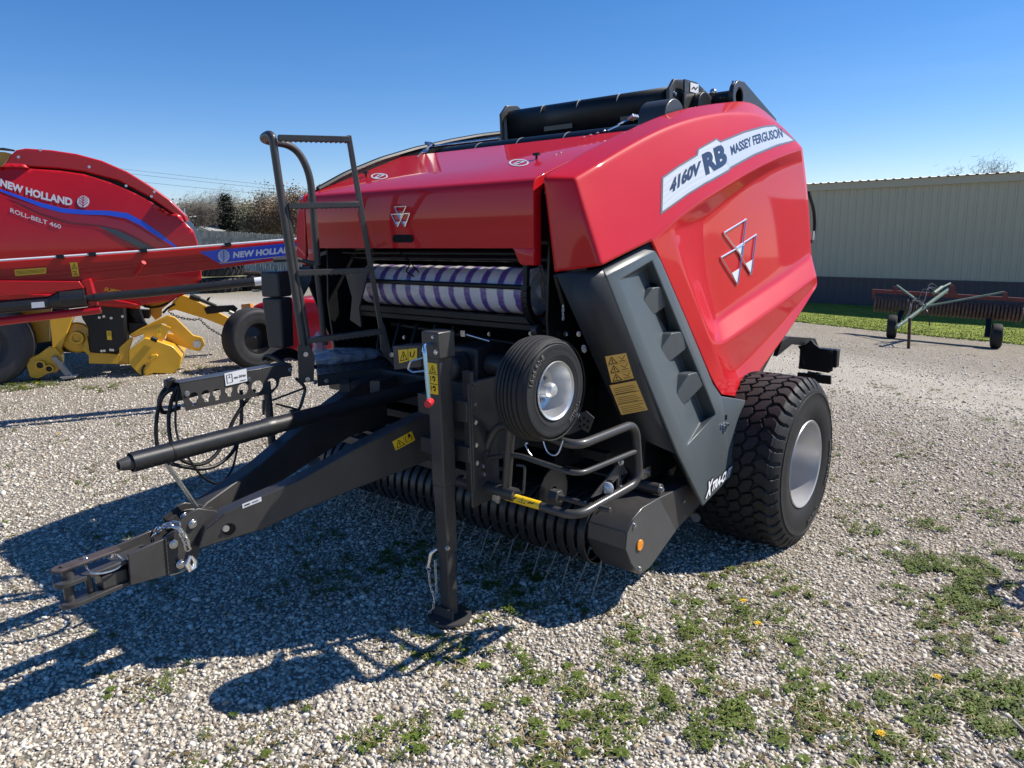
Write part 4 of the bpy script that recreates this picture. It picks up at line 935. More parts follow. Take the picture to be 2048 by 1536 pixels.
# front head: side cheeks, hinge plates, forked hitch plates, pins
zt_=lambda x,y,X=0.:PX(x,y,X)
for s in (1,-1):
    P=[PX(x,y,.066) for x,y in ((257,1110),(332,1076),(337,1150),(262,1171))]; P=[V((p.x*s,p.y,p.z)) for p in P]; b=nb(); prism(b,P,(-.014*s,0,0)); obj('head_cheek',b,'dark',BA,bevel=.002)
    P=[PX(x,y,.058) for x,y in ((330,1076),(378,1040),(398,1030),(452,1026),(400,1100),(392,1128),(340,1148))]; P=[V((p.x*s,p.y,p.z)) for p in P]; b=nb(); prism(b,P,(-.014*s,0,0)); obj('hinge_plate',b,'dark',BA,bevel=.002)
P=[PX(x,y,.06) for x,y in ((352,1050),(385,1022),(397,1017),(448,1024),(430,1042),(398,1062),(390,1092),(372,1096))]; b=nb(); prism(b,P,(-.012,0,0)); prism(b,[V((-p.x,p.y,p.z)) for p in P],(.012,0,0)); obj('ear_plate',b,'dark',BA,bevel=.002)
def flat(name,zc0,zc1,y0,y1,hw,th,mm,tip=True,y2=None):
    """tongue plate: rounded tip at y0, rising from zc0 to zc1"""
    pts=[]
    for k in range(13):
        a=PI+PI*k/12 if tip else 0
        pts.append((math.cos(a)*hw,y0+hw+math.sin(a)*hw))
    pts=[(x,y) for x,y in pts]+[(hw,y1),(-hw,y1)]
    b=nb(); P=[V((x,y,zc0+(zc1-zc0)*(y-y0)/(y1-y0))) for x,y in pts]; prism(b,P,(0,0,th)); return obj(name,b,mm,BA,bevel=.002)
M['rustplate']=mat('rust_tinged_plate',(.085,.066,.064),.6,.2,0,var=.3,vscale=12)
zA=PX(104,1134,0).z; 
hitch_t=flat('hitch_tongue_upper',.556,.566,-.07,.155,.027,.010,'rustplate'); 
flat('hitch_tongue_middle',.500,.524,-.07,.26,.044,.016,'dark'); flat('hitch_tongue_lower',.418,.444,-.06,.30,.048,.016,'dark')
b=nb(); cyl(b,(0,-.025,.42),(0,-.025,.51),.017,n=20); cyl(b,(0,-.02,.51),(0,-.02,.556),.020,n=20); obj('hitch_pin',b,'dark',BA,bevel=.002)
b=nb(); cyl(b,(0,.045,.42),(0,.045,.51),.013,n=16); obj('hitch_pin',b,'dark',BA)
b=nb(); box(b,(0,.12,.472),(.07,.09,.05)); obj('hitch_block',b,'dark',BA,bevel=.003)
b=nb(); b.faces.new([b.verts.new((math.cos(2*PI*k/20)*.011,-.035+math.sin(2*PI*k/20)*.011,.5675)) for k in range(20)]); obj('pin_hole',b,'ink',BA,recalc=False)
b=nb(); box(b,(0,.30,.50),(.105,.20,.06),rx=.18); obj('head_block',b,'dark',BA,bevel=.004)
b=nb()
for (x,y,X) in ((347,1088,.068),(361,1128,.068),(369,1034,.0),(385,1048,.062)): bolt(b,PX(x,y,X),(1,0,0),.0135,.012)
obj('bolt',b,'zinc',BA,bevel=.001)
b=nb(); tube(b,[PX(170,1123,.0),PX(176,1146,.05),PX(205,1148,.06),PX(240,1136,.05),PX(248,1118,.03),PX(226,1104,.0)],.0035,.03,8); tube(b,[PX(226,1104,0),PX(224,1116,0)],.005); sphere(b,PX(172,1118,.0),.009); tube(b,[PX(162,1128,0),PX(172,1112,0)],.0025); tube(b,[PX(165,1112,0),PX(176,1126,0)],.0025); obj('linch_pin',b,'zinc',BA)
chn=[PX(306,1075,.0),PX(318,1058,.03),PX(338,1050,.07),PX(356,1056,.085),PX(372,1078,.088),PX(376,1100,.09)]
b=nb(); chain(b,chn,.034,.0042,.019); chain(b,[PX(330,1054,.05),PX(352,1048,.075),PX(364,1066,.09),PX(380,1098,.095)],.034,.0042,.019); obj('safety_chain',b,'zinc',BA)
b=nb(); q=PX(382,1125,.095); tube(b,[q+V((0,0,.028)),q+V((0,-.016,0)),q+V((0,-.006,-.026)),q+V((0,.012,-.022)),q+V((0,.016,.0)),q+V((0,.004,.024))],[.006,.011,.012,.011,.008,.005],0,12); obj('chain_hook',b,'chrome',BA)
b=nb(); tube(b,[PX(340,1150,.06),PX(355,1146,.07),PX(365,1142,.075),PX(378,1134,.08)],.003,.01,6); M['brass']=mat('yellow_zinc_wire',(.62,.48,.24),.3,1); obj('clip_wire',b,'brass',BA)
# weld beads along the drawbar joints
def weld(pts,r=.0035,par=BA):
    P=rounded(pts,.0001,1); out=[]
    for a_,c_ in zip(pts[:-1],pts[1:]):
        n_=max(2,int((V(c_)-V(a_)).length/.005)); out+=[V(a_).lerp(V(c_),k/n_) for k in range(n_)]
    out.append(V(pts[-1])); b=nb(); tube(b,out,[r*(1+.28*math.sin(k*1.9)) for k in range(len(out))],n=6); obj('weld_bead',b,'dark',par)
weld([PV(448,1027,pa,pb_)+nR*.002,PV(412,1056,pa,pb_)+nR*.002,PV(398,1097,pa,pb_)+nR*.002])
weld([PX(331,1077,.069),PX(337,1149,.069)]); weld([PV(700,904,pa,pb_)+nR*.001,PV(862,824,pa,pb_)+nR*.001],.003)
# ---- drive shaft guard tube and its prop
tb=[PX(262,925,0),PX(495,870,0),PX(700,812,0)]; d_=(tb[2]-tb[0]).normalized()
M['guardplastic']=mat('black_shaft_guard',(.017,.017,.018),.38,0,.1,.3,var=.2,vscale=20,bump=.12,bscale=400,dirt=.15,dcol=(.05,.05,.048))
T0=tb[0]; b=nb(); lathe(b,[(0,.034),(0,.038),(.55,.038),(.56,.0405),(.60,.0405),(.61,.037),(1.75,.037),(1.75,.0)],T0,d_,40); sg=obj('shaft_guard',b,'guardplastic',BA)
b=nb(); lathe(b,[(.10,.0),(.10,.028),(0,.028),(-.038,.021),(-.045,.020),(-.045,.015),(-.02,.015),(-.02,0)],T0,d_,28); obj('shaft_end',b,'dark',sg)
b=nb(); 
lathe(b,[(.148,.0385),(.148,.040),(.156,.040),(.156,.0385)],T0,d_,40); obj('strap_band',b,'black',sg)
b=nb()
u1,u2,_=frame(d_)
for k,(s_,an) in enumerate(((.60,20),(.62,75),(.66,60))): 
    pass
for dx in (-.016,.014):
    bar(b,T0+d_*.13+V((dx,0,-.042)),V((dx*1.2,PX(405,1032,0).y,PX(405,1032,0).z)),.006,.013,(1,0,0))
obj('shaft_prop',b,'zinc',BA)
# ---- parking jack
JX,JY=.600,1.262; JK=lambda z:V((JX,JY,z))
def sq(z0,z1,w,name,rz=0): b=nb(); box(b,(JX,JY,(z0+z1)/2),(w,w,z1-z0),rz=rz); return obj(name,b,'dark',BA,bevel=.006,seg=3)
sq(.63,1.20,.074,'jack_tube'); sq(.33,.66,.066,'jack_leg'); sq(.02,.36,.056,'jack_leg'); sq(1.185,1.295,.098,'jack_head')
b=nb(); lathe(b,[(.0,.0),(0,.088),(.012,.098),(.02,.096),(.028,.05),(.034,.0)],(JX,JY,.004),(0,0,1),32); box(b,(JX,JY-.04,.05),(.12,.006,.05)); obj('jack_foot',b,'dark',BA)
b=nb(); 
for dx in (-.035,.035): bolt(b,(JX+dx,JY-.049,1.215),(0,-1,0),.008,.007)
bolt(b,(JX+.02,JY-.049,1.275),(0,-1,0),.005,.005); bolt(b,(JX+.03,JY-.03,.36),(1,0,0),.008,.012); obj('bolt',b,'zinc',BA)
b=nb(); h0=V((JX+.005,JY-.05,1.245)); tube(b,[h0,h0+V((.0,-.035,0)),h0+V((.012,-.045,-.02)),h0+V((.03,-.05,-.225))],.0085,.02,10); M['bzinc']=mat('blue_zinc_rod',(.42,.62,.78),.25,.9); cr_=obj('crank_handle',b,'bzinc',BA)
b=nb(); q=h0+V((.03,-.05,-.225)); cyl(b,q+V((0,.01,0)),q+V((.022,-.03,-.004)),.016,n=18); obj('crank_knob',b,'redcap',cr_,bevel=.005)
f=quadmap((JX-.030,JY-.0372,1.035),(JX+.028,JY-.0372,1.035),(JX+.028,JY-.0372,1.165),(JX-.030,JY-.0372,1.165))
def d_j(b,f,o):
    tri_sign(b,f,.2,.7,.85,.95,o); lineq(b,f,[(0,.66),(1,.66)],.02,o); lineq(b,f,[(0,.33),(1,.33)],.02,o)
    for v in (.42,.1): lineq(b,f,[(.3,v),(.3,v+.16)],.06,o); lineq(b,f,[(.45,v+.1),(.6,v+.16),(.75,v+.1),(.7,v+.02),(.58,v+.04)],.06,o)
sticker(f,BA,'yellow',d_j)
q=V((JX-.04,JY-.02,.335)); b=nb(); tube(b,[q+V((.04,0,0)),q,q+V((-.02,-.02,-.02)),q+V((-.03,-.03,-.085))],.0095,.03,12); obj('locking_pin',b,'zinc',BA)
b=nb(); e1=q+V((-.03,-.03,-.09)); lp=[e1+V((math.cos(a)*.012,0,math.sin(a)*.012)) for a in [2*PI*k/16 for k in range(16)]]; tube(b,lp,.002,n=6,closed=True); chain(b,[e1+V((0,0,-.01)),e1+V((.005,0,-.08)),e1+V((.03,0,-.13)),e1+V((.045,0,-.10)),e1+V((.045,.0,.05))],.018,.0018,.009); chain(b,[e1+V((.03,0,-.13)),e1+V((.028,-.01,-.18)),e1+V((.0,-.02,-.215))],.018,.0018,.009); obj('pin_chain',b,'zinc',BA)
# jack mounting
b=nb(); box(b,(JX+.075,JY+.09,.86),(.05,.02,.52)); box(b,(JX-.06,JY+.10,.95),(.30,.08,.09)); box(b,(JX-.06,JY+.10,.76),(.30,.07,.07)); box(b,(JX+.09,JY+.16,.80),(.012,.18,.55)); box(b,(JX+.05,JY+.30,.80),(.03,.40,.2)); obj('jack_mount',b,'dark',BA,bevel=.004)
b=nb(); 
for z in (1.06,.98,.90,.80,.72): bolt(b,(JX+.098,JY+.10,z),(1,-.3,0),.008,.008)
obj('bolt',b,'zinc',BA)
b=nb(); tube(b,[PY(850,715,1.24),PY(822,723,1.24),PY(816,738,1.24),PY(825,745,1.24),PY(850,742,1.24)],.005,.01,8); obj('spring_pin',b,'zinc',BA)
b=nb(); prism(b,[PY(x,y,1.33) for x,y in ((785,692),(842,690),(842,735),(788,740))],(0,.09,0)); obj('junction_box',b,'dark',BA,bevel=.004)
f=quadmap(*[PY(x,y,1.328) for x,y in ((799,726),(835,718),(835,696),(797,700))]); sticker(f,BA,'yellow',lambda b,f,o:(tri_sign(b,f,.06,.12,.48,.9,o),lineq(b,f,[(.52,0),(.52,1)],.02,o),lineq(b,f,[(.65,.75),(.65,.35),(.78,.25),(.88,.75)],.05,o)))
# ---- hose holder rail
XH=-.30; hh=lambda x,y:PX(x,y,XH)
out=[(359,768),(583,728),(583,752),(560,756),(557,772),(545,786),(372,822)]
def holed(outer,holes,vec,name,mm):
    b=nb(); 
    def loop(pts):
        v=[b.verts.new(p) for p in pts]; return [b.edges.new((v[i],v[(i+1)%len(v)])) for i in range(len(v))]
    ed=loop(outer)
    for h in holes: ed+=loop(h)
    bmesh.ops.triangle_fill(b,edges=ed,use_beauty=True)
    r=bmesh.ops.extrude_face_region(b,geom=list(b.faces)); vs=[g for g in r['geom'] if isinstance(g,bmesh.types.BMVert)]; bmesh.ops.translate(b,verts=vs,vec=V(vec)); return obj(name,b,mm,BA,False)
def hole(cx_,cy_,r,slot=0):
    c_=hh(cx_,cy_); R__=r/F*(c_-C).length; pts=[]
    for k in range(22):
        a=PI/2+.0+2*PI*k/22
        rr=R__
        x_,z_=math.cos(a)*rr,math.sin(a)*rr
        pts.append(c_+V((0,x_*1.05,z_)))
    if slot:
        pts=[p for p in pts if not(p.z<c_.z-R__*.72)]
        i=max(range(len(pts)),key=lambda i:(pts[i]-pts[i-1]).length)
        a=V((0,pts[i-1].y-c_.y,0)); 
        s=1 if a.y>0 else -1
        ins=[c_+V((0,s*R__*.5,-R__*.9)),c_+V((0,s*R__*.5,-R__*1.7)),c_+V((0,-s*R__*.5,-R__*1.7)),c_+V((0,-s*R__*.5,-R__*.9))]
        pts=pts[:i]+ins+pts[i:]
    return pts
HR=holed([hh(*p) for p in out],[hole(388,794,9,1),hole(412,789,8.5,1),hole(434,786,8,1),hole(458,780,7.5,1),hole(486,778,11),hole(515,773,11.5),hole(543,768,10.5)],(-.004,0,0),'hose_holder_rail','dark')
b=nb(); a_=hh(359,768); c_=hh(583,728); prism(b,[a_+V((0,0,.001)),c_+V((0,0,.001)),c_+V((-.075,0,.001)),a_+V((-.075,0,.001))],(0,0,.004)); a2=a_+V((-.075,0,0)); c2_=c_+V((-.075,0,0)); prism(b,[a2,c2_,c2_+V((0,0,-.05)),a2+V((0,0,-.09))],(.004,0,0)); obj('hose_holder_top',b,'dark',HR,bevel=.0015)
b=nb()
for (x,y) in ((374,787),(499,759),(580,740),(630,764)): bolt(b,hh(x,y),(1,0,0),.009,.008)
obj('bolt',b,'zinc',HR)
f=quadmap(*[hh(x,y)+V((.001,0,0)) for x,y in ((451,772),(494,762),(492,737),(448,747))])
def d_bar(b,f,o):
    put(b,text_mesh('max. 210 bar',.03),f,.40,.42,.96,.62,o); lineq(b,f,[(.08,.2),(.32,.2),(.32,.85),(.08,.85),(.08,.2)],.025,o); lineq(b,f,[(.12,.6),(.28,.6)],.02,o); lineq(b,f,[(.2,.6),(.2,.85)],.02,o); lineq(b,f,[(.65,.15),(.93,.15)],.05,o)
sticker(f,HR,'white',d_bar,'pressure_label')
b=nb(); q=hh(540,765); tube(b,[V((-.33,q.y,q.z)),V((-.33,q.y,.60))],.019,n=16); obj('holder_post',b,'dark',BA)
b=nb(); tube(b,[PX(592,757,-.33),PX(612,775,-.33),PX(605,800,-.33),PX(598,822,-.33),PX(580,822,-.33)],.008,.03); tube(b,[PX(530,806,-.33),PX(612,775,-.33)],.005); tube(b,[PX(527,800,-.3),PX(527,830,-.3)],.006); tube(b,[PX(552,808,-.33),PX(600,820,-.33)],.005); obj('step_bracket',b,'dark',BA)
# hoses
def hose(pts,r=.0085,fil=.12,mm='black',nm='hydraulic_hose'):
    b=nb(); tube(b,pts,r,fil,10,k=10); return obj(nm,b,mm,BA)
h_=lambda *q:[PX(x,y,X) for x,y,X in q]
hose(h_((352,775,-.35),(322,790,-.37),(310,850,-.38),(316,915,-.36),(345,930,-.30),(420,942,-.28),(470,905,-.30),(484,850,-.33),(482,780,-.34)),.0085)
hose(h_((356,772,-.34),(342,800,-.35),(335,850,-.35),(348,915,-.30),(400,935,-.28),(440,905,-.3),(470,830,-.33),(510,780,-.34)),.0085)
hose(h_((359,774,-.33),(350,820,-.33),(352,870,-.31),(370,905,-.27),(402,955,-.25),(440,972,-.26),(466,940,-.28),(478,880,-.31),(486,800,-.33)),.005)
hose(h_((360,768,-.38),(335,778,-.40),(318,800,-.41),(322,830,-.41),(360,815,-.40)),.009,.05)
hose(h_((358,764,-.36),(328,775,-.38),(314,806,-.40),(325,822,-.41)),.007,.05)
for k in range(4): hose([PX(583-4*k,735,-.36-.02*k),PX(535+4*k,705+3*k,-.50),PX(520+12*k,725,-.58),PX(575,690+6*k,-.62),PX(640,740,-.7)],.008,.1)
b=nb(); prism(b,[PX(x,y,-.36) for x,y in ((335,762),(352,756),(352,772),(335,785))],(-.04,0,0)); obj('rubber_boot',b,'black',BA,bevel=.003)
# ---- platform, ladder, hand rail
la=V((-.34,1.20,0)); lu=V((.42,.91,0)).normalized(); lb_=la+lu
LD=lambda x,y:PV(x,y,(la.x,la.y),(lb_.x,lb_.y)); ln_=V((-lu.y,lu.x,0))
LAD=None
def ltube(pts,r,name,mm='dark',fil=.05): b=nb(); tube(b,pts,r,fil,16,k=8); return obj(name,b,mm,BA)
top=LD(545,268); B1=PZ(519,280,top.z-.01); B2=PZ(590,291,top.z-.02); 
low=PP(635,530,B2,(lu.y,-lu.x,0)); 
ltube([LD(616,756),LD(548,296)+V((0,0,0)),LD(543,264),B1,B2+V((0,0,0)),PP(620,345,B2,(lu.y,-lu.x,0)),low],.0185,'hand_rail',fil=.085)
b=nb(); e1=PP(632,528,B2,(lu.y,-lu.x,0)); e2=PP(650,690,B2,(lu.y,-lu.x,0)); tube(b,[e1,e2],.015); e3=PP(546,520,B2,(lu.y,-lu.x,0)); tube(b,[e1,PP(592,518,B2,(lu.y,-lu.x,0)),e3],.011); obj('rail_leg',b,'dark',BA)
M['peel']=mat('glossy_tape_end',(.75,.6,.55),.2,.3,.5)
b=nb(); 
def lbar(a,c,w,h,name): b=nb(); bar(b,a,c,w,h,(0,0,1)); return obj(name,b,'dark',BA,bevel=.003)
LL=ltube([LD(571,402),LD(620,705)],.0125,'ladder_rail',fil=0)
LRr=nb(); bar(LRr,LD(697,271),LD(768,690),.024,.024,ln_); LRo=obj('ladder_rail',LRr,'dark',BA,bevel=.003)
for (x0,y0,x1,y1) in ((556,276,697,279),(576,412,716,409),(594,546,738,540),(615,681,760,663)):
    a=LD(x0,y0); c=LD(x1,y1); b=nb(); bar(b,a,c,.045,.026); r_=obj('rung',b,'dark',BA,bevel=.002)
    b=nb(); n_=14
    for k in range(n_):
        p=a.lerp(c,(k+.5)/n_)-V((0,0,.0135)); cyl(b,p-ln_*.02,p+ln_*.02,.004,n=8)
    obj('rung_teeth',b,'dark',r_)
pz=.965; pl=[PZ(x,y,pz) for x,y in ((634,750),(797,731),(762,690),(628,700))]; 
b=nb(); prism(b,pl,(0,0,-.005)); PT=obj('platform',b,'dark',BA)
b=nb(); 
for i in range(11):
    for j in range(6):
        u,v=(i+.5)/11,(j+.5)/6; p=pl[0]*(1-u)*(1-v)+pl[1]*u*(1-v)+pl[2]*u*v+pl[3]*(1-u)*v; lathe(b,[(0,.011),(.004,.008),(.004,.005),(0,.004)],p,(0,0,1),10)
obj('tread_button',b,'dark',PT)
b=nb(); prism(b,[pl[0],pl[1],pl[1]-V((0,0,.062)),pl[0]-V((0,0,.062))],ln_*.005 if ln_.y>0 else -ln_*.005); obj('platform_edge',b,'dark',PT,bevel=.001)
b=nb(); fn=-(pl[1]-pl[0]).cross(V((0,0,1))).normalized(); fn=fn if fn.dot(C-pl[0])>0 else -fn
for x,y in ((653,762),(774,746)): bolt(b,PP(x,y,pl[0],fn),fn,.009,.008)
for x,y in ((608,707),(612,757),(779,708)): bolt(b,LD(x,y)+fn*.03,fn,.009,.008)
obj('bolt',b,'zinc',PT)
b=nb(); prism(b,[LD(x,y)+fn*.018 for x,y in ((594,690),(618,690),(628,712),(626,762),(596,766))],-fn*.012); obj('ladder_bracket',b,'dark',BA,bevel=.002); b=nb(); prism(b,[LD(x,y)+fn*.0 for x,y in ((758,632),(770,650),(790,735),(762,700))],-fn*.01); obj('ladder_bracket',b,'dark',BA,bevel=.002)
b=nb(); bar(b,(-.66,1.72,.90),(-.3,1.45,.90),.05,.06); bar(b,(-.3,1.80,.9),(-.12,1.5,.93),.05,.06); obj('platform_support',b,'dark',BA)
# clear plastic bag of parts on the platform
BG=thing('plastic_bag','clear plastic bag of fittings lying on the step platform','bag',PZ(700,715,pz))
b=nb(); c0=PZ(690,712,pz+.03); bmesh.ops.create_icosphere(b,subdivisions=5,radius=1,matrix=Matrix.Translation(c0)@Matrix.Rotation(math.atan2(lu.y,lu.x),4,'Z')@Matrix.Diagonal((.22,.11,.045,1)))
for v in b.verts:
    n_=noise.noise(v.co*16)*.022+noise.noise(v.co*45)*.010; v.co+=(v.co-c0).normalized()*n_; v.co.z=max(v.co.z,pz+.002)
obj('bag_film',b,'bagm',BG,recalc=True)
b=nb(); q=PZ(640,690,pz+.06); bmesh.ops.create_icosphere(b,subdivisions=4,radius=1,matrix=Matrix.Translation(q)@Matrix.Diagonal((.03,.045,.085,1)))
for v in b.verts: v.co+=(v.co-q).normalized()*(noise.noise(v.co*30)*.02)
obj('bag_film',b,'bagm',BG)
for k,(mm,s) in enumerate((('zinc',.012),('yellow',.010),('redcap',.008),('black',.014),('ink',.01))):
    b=nb(); p=c0+lu*(-.12+.06*k)+V((0,0,-.01)); cyl(b,p-lu*.03,p+lu*.03+V((.01,0,.01)),s,n=12); obj('fitting',b,mm,BG,bevel=.002)
# manual canister
b=nb(); cc=PD(556,617,4.05); wv=Matrix.Rotation(.25,4,'Z')
prof=[(-.065,-.05),(.065,-.05),(.065,.05),(-.065,.05)]
for (z0,z1,s0,s1) in ((-.21,.06,.86,1.0),(.065,.20,1.0,.94)):
    A=[b.verts.new(cc+wv@V((x*s0,y*s0,z0))) for x,y in prof]; B=[b.verts.new(cc+wv@V((x*s1,y*s1,z1))) for x,y in prof]; ring_bridge(b,A,B); b.faces.new(A); b.faces.new(B)
MC=obj('manual_canister',b,mat('grey_black_canister',(.032,.030,.031),.45,var=.1),BA,bevel=.012,seg=3)
b=nb(); prism(b,[PD(x,y,4.2) for x,y in ((595,535),(620,530),(622,560),(600,600),(596,560))],(0,.01,0)); obj('canister_bracket',b,'dark',BA)
# ---- wheels
def tread_tyre(c,Rr,W,hubr,name,kind,parent,nt=900,face=1):
    prof=[]; NW=110 if kind=='big' else 72 if kind=='big' else 60
    for i in range(NW+1):
        u=-1+2*i/NW; au=abs(u)
        sh=.86 if kind=='big' else .74; rr=Rr-(.006 if kind=='big' else .010)*(au/sh)**2 if au<sh else Rr-.012-(Rr*.075)*((au-sh)/(1-sh))**1.6
        prof.append((u,rr))
    side=[(1.03,Rr*.86),(1.05,Rr*.80),(1.045,Rr*.795),(1.06,Rr*.74),(1.055,Rr*.66),(1.02,hubr*1.10),(1.0,hubr*1.07),(.99,hubr*1.02),(.96,hubr*.985)]
    full=[(-u,r) for u,r in side[::-1]]+prof+side; n=len(full); th=np.arange(nt)*2*PI/nt; V_=np.zeros((n,nt,3))
    for i,(u,r) in enumerate(full):
        rr=np.full(nt,r); 
        if abs(u)<=1.0 and r>Rr*.88:
            if kind=='big':
                per=40; ph=(th*per/(2*PI))%1; zig=np.abs(ph-.5)*4-1; d=np.zeros(nt); G_=(-.58,-.29,0,.29,.58)
                for g0 in G_: d=np.where(np.abs(u-(g0+.045*zig))<.024,1.0,d)
                row=int(np.searchsorted(G_,u)); 
                if abs(u)<.60: d=np.where(np.abs((ph+u*1.1+row*.5+.25)%1-.5)<.07,1.0,d)
                else: d=np.where(np.abs((ph+.22*np.sin((abs(u)-.6)*14)+(.25 if u>0 else .75))%1-.5)<(.13 if abs(u)<.93 else .16),1.0,d)
                rr=rr-d*.015
            else:
                for g0 in (-.62,-.36,-.12,.12,.36,.62):
                    if abs(u-g0)<.035: rr=rr-.006
        V_[i,:,0]=u*W/2; V_[i,:,1]=np.cos(th)*rr; V_[i,:,2]=np.sin(th)*rr
    idx=np.arange(n*nt).reshape(n,nt); a=idx[:-1]; bb=idx[1:]; fc=np.stack([a,np.roll(a,-1,1),np.roll(bb,-1,1),bb],-1).reshape(-1,4)
    V_=V_.reshape(-1,3)+np.array(c)-np.array(ORG[parent.name]); o=mesh_np(name,V_,fc,['rubber'],smooth=True); o.parent=parent; ORG[o.name]=ORG[parent.name]
    try: o.data.set_sharp_from_angle(angle=R_(38))
    except Exception: pass
    return o
def arc_text(s,c,rad,a0,h,X,parent,mm='rubber',wch=.8,face=1):
    b=nb(); t=text_mesh(s,.03); asp=len(s)*.62*h/rad; 
    for v in t.verts:
        an=a0+face*(-asp)*v.co.x; r=rad+h*v.co.y; v.co=V((X,c[1]+face*math.cos(an)*r*1.0,c[2]+math.sin(an)*r))
    r=bmesh.ops.extrude_face_region(t,geom=list(t.faces)); 
    bmesh.ops.translate(t,verts=[g for g in r['geom'] if isinstance(g,bmesh.types.BMVert)],vec=V((.003*face,0,0)))
    b.free(); return obj('sidewall_lettering',t,mm,parent,False)
M['galv']=mat('galvanised_rim',(.66,.67,.68),.34,.75,0,var=.06,vscale=12,bump=.03,bscale=60); M['rubber2']=mat('raised_rubber_lettering',(.07,.068,.065),.5)
for s in (1,-1):
    wc=V((s*1.237,3.15,.400)); WR=.478; tr=tread_tyre(wc,WR,.49,.238,'tyre','big',BA)
    b=nb(); pr=[(.235,.236),(.245,.244),(.250,.240),(.246,.230),(.21,.224),(.13,.220),(.06,.214),(.02,.200),(.0,.17),(-.01,.13),(.01,.11),(.015,0)]
    lathe(b,[(x*s-.0,r) for x,r in pr],wc,(1,0,0),64); rm=obj('rim',b,'rim',BA)
    b=nb(); lathe(b,[(.012*s,.075),(.09*s,.07),(.10*s,.05),(.10*s,0)],wc,(1,0,0),32); obj('hub',b,'rim',rm)
    b=nb()
    for k in range(6): a=2*PI*k/6; bolt(b,wc+V((.012*s,math.cos(a)*.135,math.sin(a)*.135)),(s,0,0),.011,.02)
    obj('wheel_nut',b,'zinc',rm)
    if s>0:
        q=wc+V((.15,-.02,-.205)); b=nb(); rectq(b,quadmap(q+V((-.02,-.02,-.0)),q+V((-.02,.03,.0)),q+V((.02,.03,-.004)),q+V((.02,-.02,-.004))),0,0,1,1,.006); obj('yellow_mark',b,mat('yellow_tape',(.85,.7,.05),.5),rm,False,recalc=False)
        arc_text('500/50-17 SAVERO',wc,WR*.70,R_(10),.026,wc.x+.262,tr,'rubber2'); arc_text('IMPLEMENT',wc,WR*.70,R_(-60),.026,wc.x+.262,tr,'rubber2')
        for rr_ in (.388,.392,.34): b=nb(); lathe(b,[(.252,rr_),(.2585,rr_+.002),(.252,rr_+.004)],wc,(1,0,0),96); obj('sidewall_ring',b,'rubber',tr)
# parked gauge wheel
gc=V((1.055,1.352,1.092)); GW=BA
tr=tread_tyre(gc,.205,.155,.112,'gauge_tyre','small',BA,240)
b=nb(); lathe(b,[(.076,.108),(.080,.114),(.084,.112),(.078,.103),(.05,.098),(.02,.092),(.0,.085),(-.012,.06),(-.01,.03),(.05,.030)],gc,(1,0,0),48); gr_=obj('gauge_rim',b,'galv',BA)
b=nb(); lathe(b,[(-.01,.034),(.045,.030),(.062,.028),(.072,.020),(.074,.0)],gc,(1,0,0),28); obj('gauge_hub',b,'galv',gr_)
b=nb(); 
for k in range(4): a=.5+PI/2*k; bolt(b,gc+V((-.008,math.cos(a)*.06,math.sin(a)*.06)),(1,0,0),.007,.008)
obj('bolt',b,'zinc',gr_)
arc_text('16x6.50-8',gc,.150,R_(165),.022,gc.x+.0805,tr,'rubber2'); arc_text('TUBELESS',gc,.150,R_(-25),.018,gc.x+.0805,tr,'rubber2')
b=nb(); lathe(b,[(.078,.188),(.083,.190),(.078,.192)],gc,(1,0,0),80); lathe(b,[(.079,.136),(.083,.138),(.079,.140)],gc,(1,0,0),80); obj('sidewall_ring',b,'rubber',tr)
YG=1.43; st1=PY(1026,868,YG); st2=PY(1012,990,YG)
b=nb(); tube(b,[st1+V((0,.0,.14)),st2],.021,n=20); tube(b,[st1+V((-.01,-.01,.18)),gc+V((-.1,0,0))],.018); cyl(b,gc+V((-.12,0,0)),gc+V((0,0,0)),.02); obj('gauge_wheel_stem',b,'dark',BA)
b=nb(); tube(b,[PY(1034,930,YG-.03),PY(1050,932,YG-.03),PY(1047,986,YG-.03),PY(1030,985,YG-.03)],.006,.012,10); obj('stem_handle',b,'dark',BA)
b=nb(); tube(b,[gc+V((.03,-.02,-.2)),gc+V((.05,-.02,-.25)),gc+V((.1,-.02,-.25)),gc+V((.11,.0,-.19))],.003,.03,8); tube(b,[PY(1050,888,1.4),PY(1058,905,1.4),PY(1064,912,1.4)],.003); sphere(b,PY(1053,886,1.4),.006); obj('clip_wire',b,'zinc',BA)
# ---- crop guard: tubular frame
XR=1.205
def loop_(yl,yr,r,name,left): 
    pass
lowp=[PY(925,962,YG),PY(1000,990,YG),PY(1150,1032,YG),PX(1283,952,XR+.0)]
b=nb(); tube(b,[PY(935,968,YG),PY(1152,1034,YG),PX(1279,962,XR),PX(1271,846,XR),PX(1152,893,XR),PY(1030,850,YG+.02),PY(990,852,YG+.02),PY(958,935,YG)],.0185,.075,16,k=10); CG=obj('crop_guard_frame',b,'dark',BA)
b=nb(); tube(b,[PX(1270,903,XR),PX(1155,950,XR),PY(1030,908,YG),PY(962,918,YG)],.0115,.07,14,k=10); obj('middle_rail',b,'dark',CG)
b=nb(); tube(b,[PY(920,962,YG),PY(1032,990,YG)],.030,n=20); cyl(b,PY(948,972,YG),PY(956,974,YG),.034); obj('pivot_sleeve',b,'dark',CG)
b=nb(); u_=PY(962,975,YG); tube(b,[u_+V((0,-.03,.035)),u_+V((.0,-.038,-.01)),u_+V((.02,-.02,-.045))],.006,.02,8); tube(b,[u_+V((0,-.03,.035)),u_+V((.02,-.0,.045))],.006); obj('u_bolt',b,'zinc',CG)
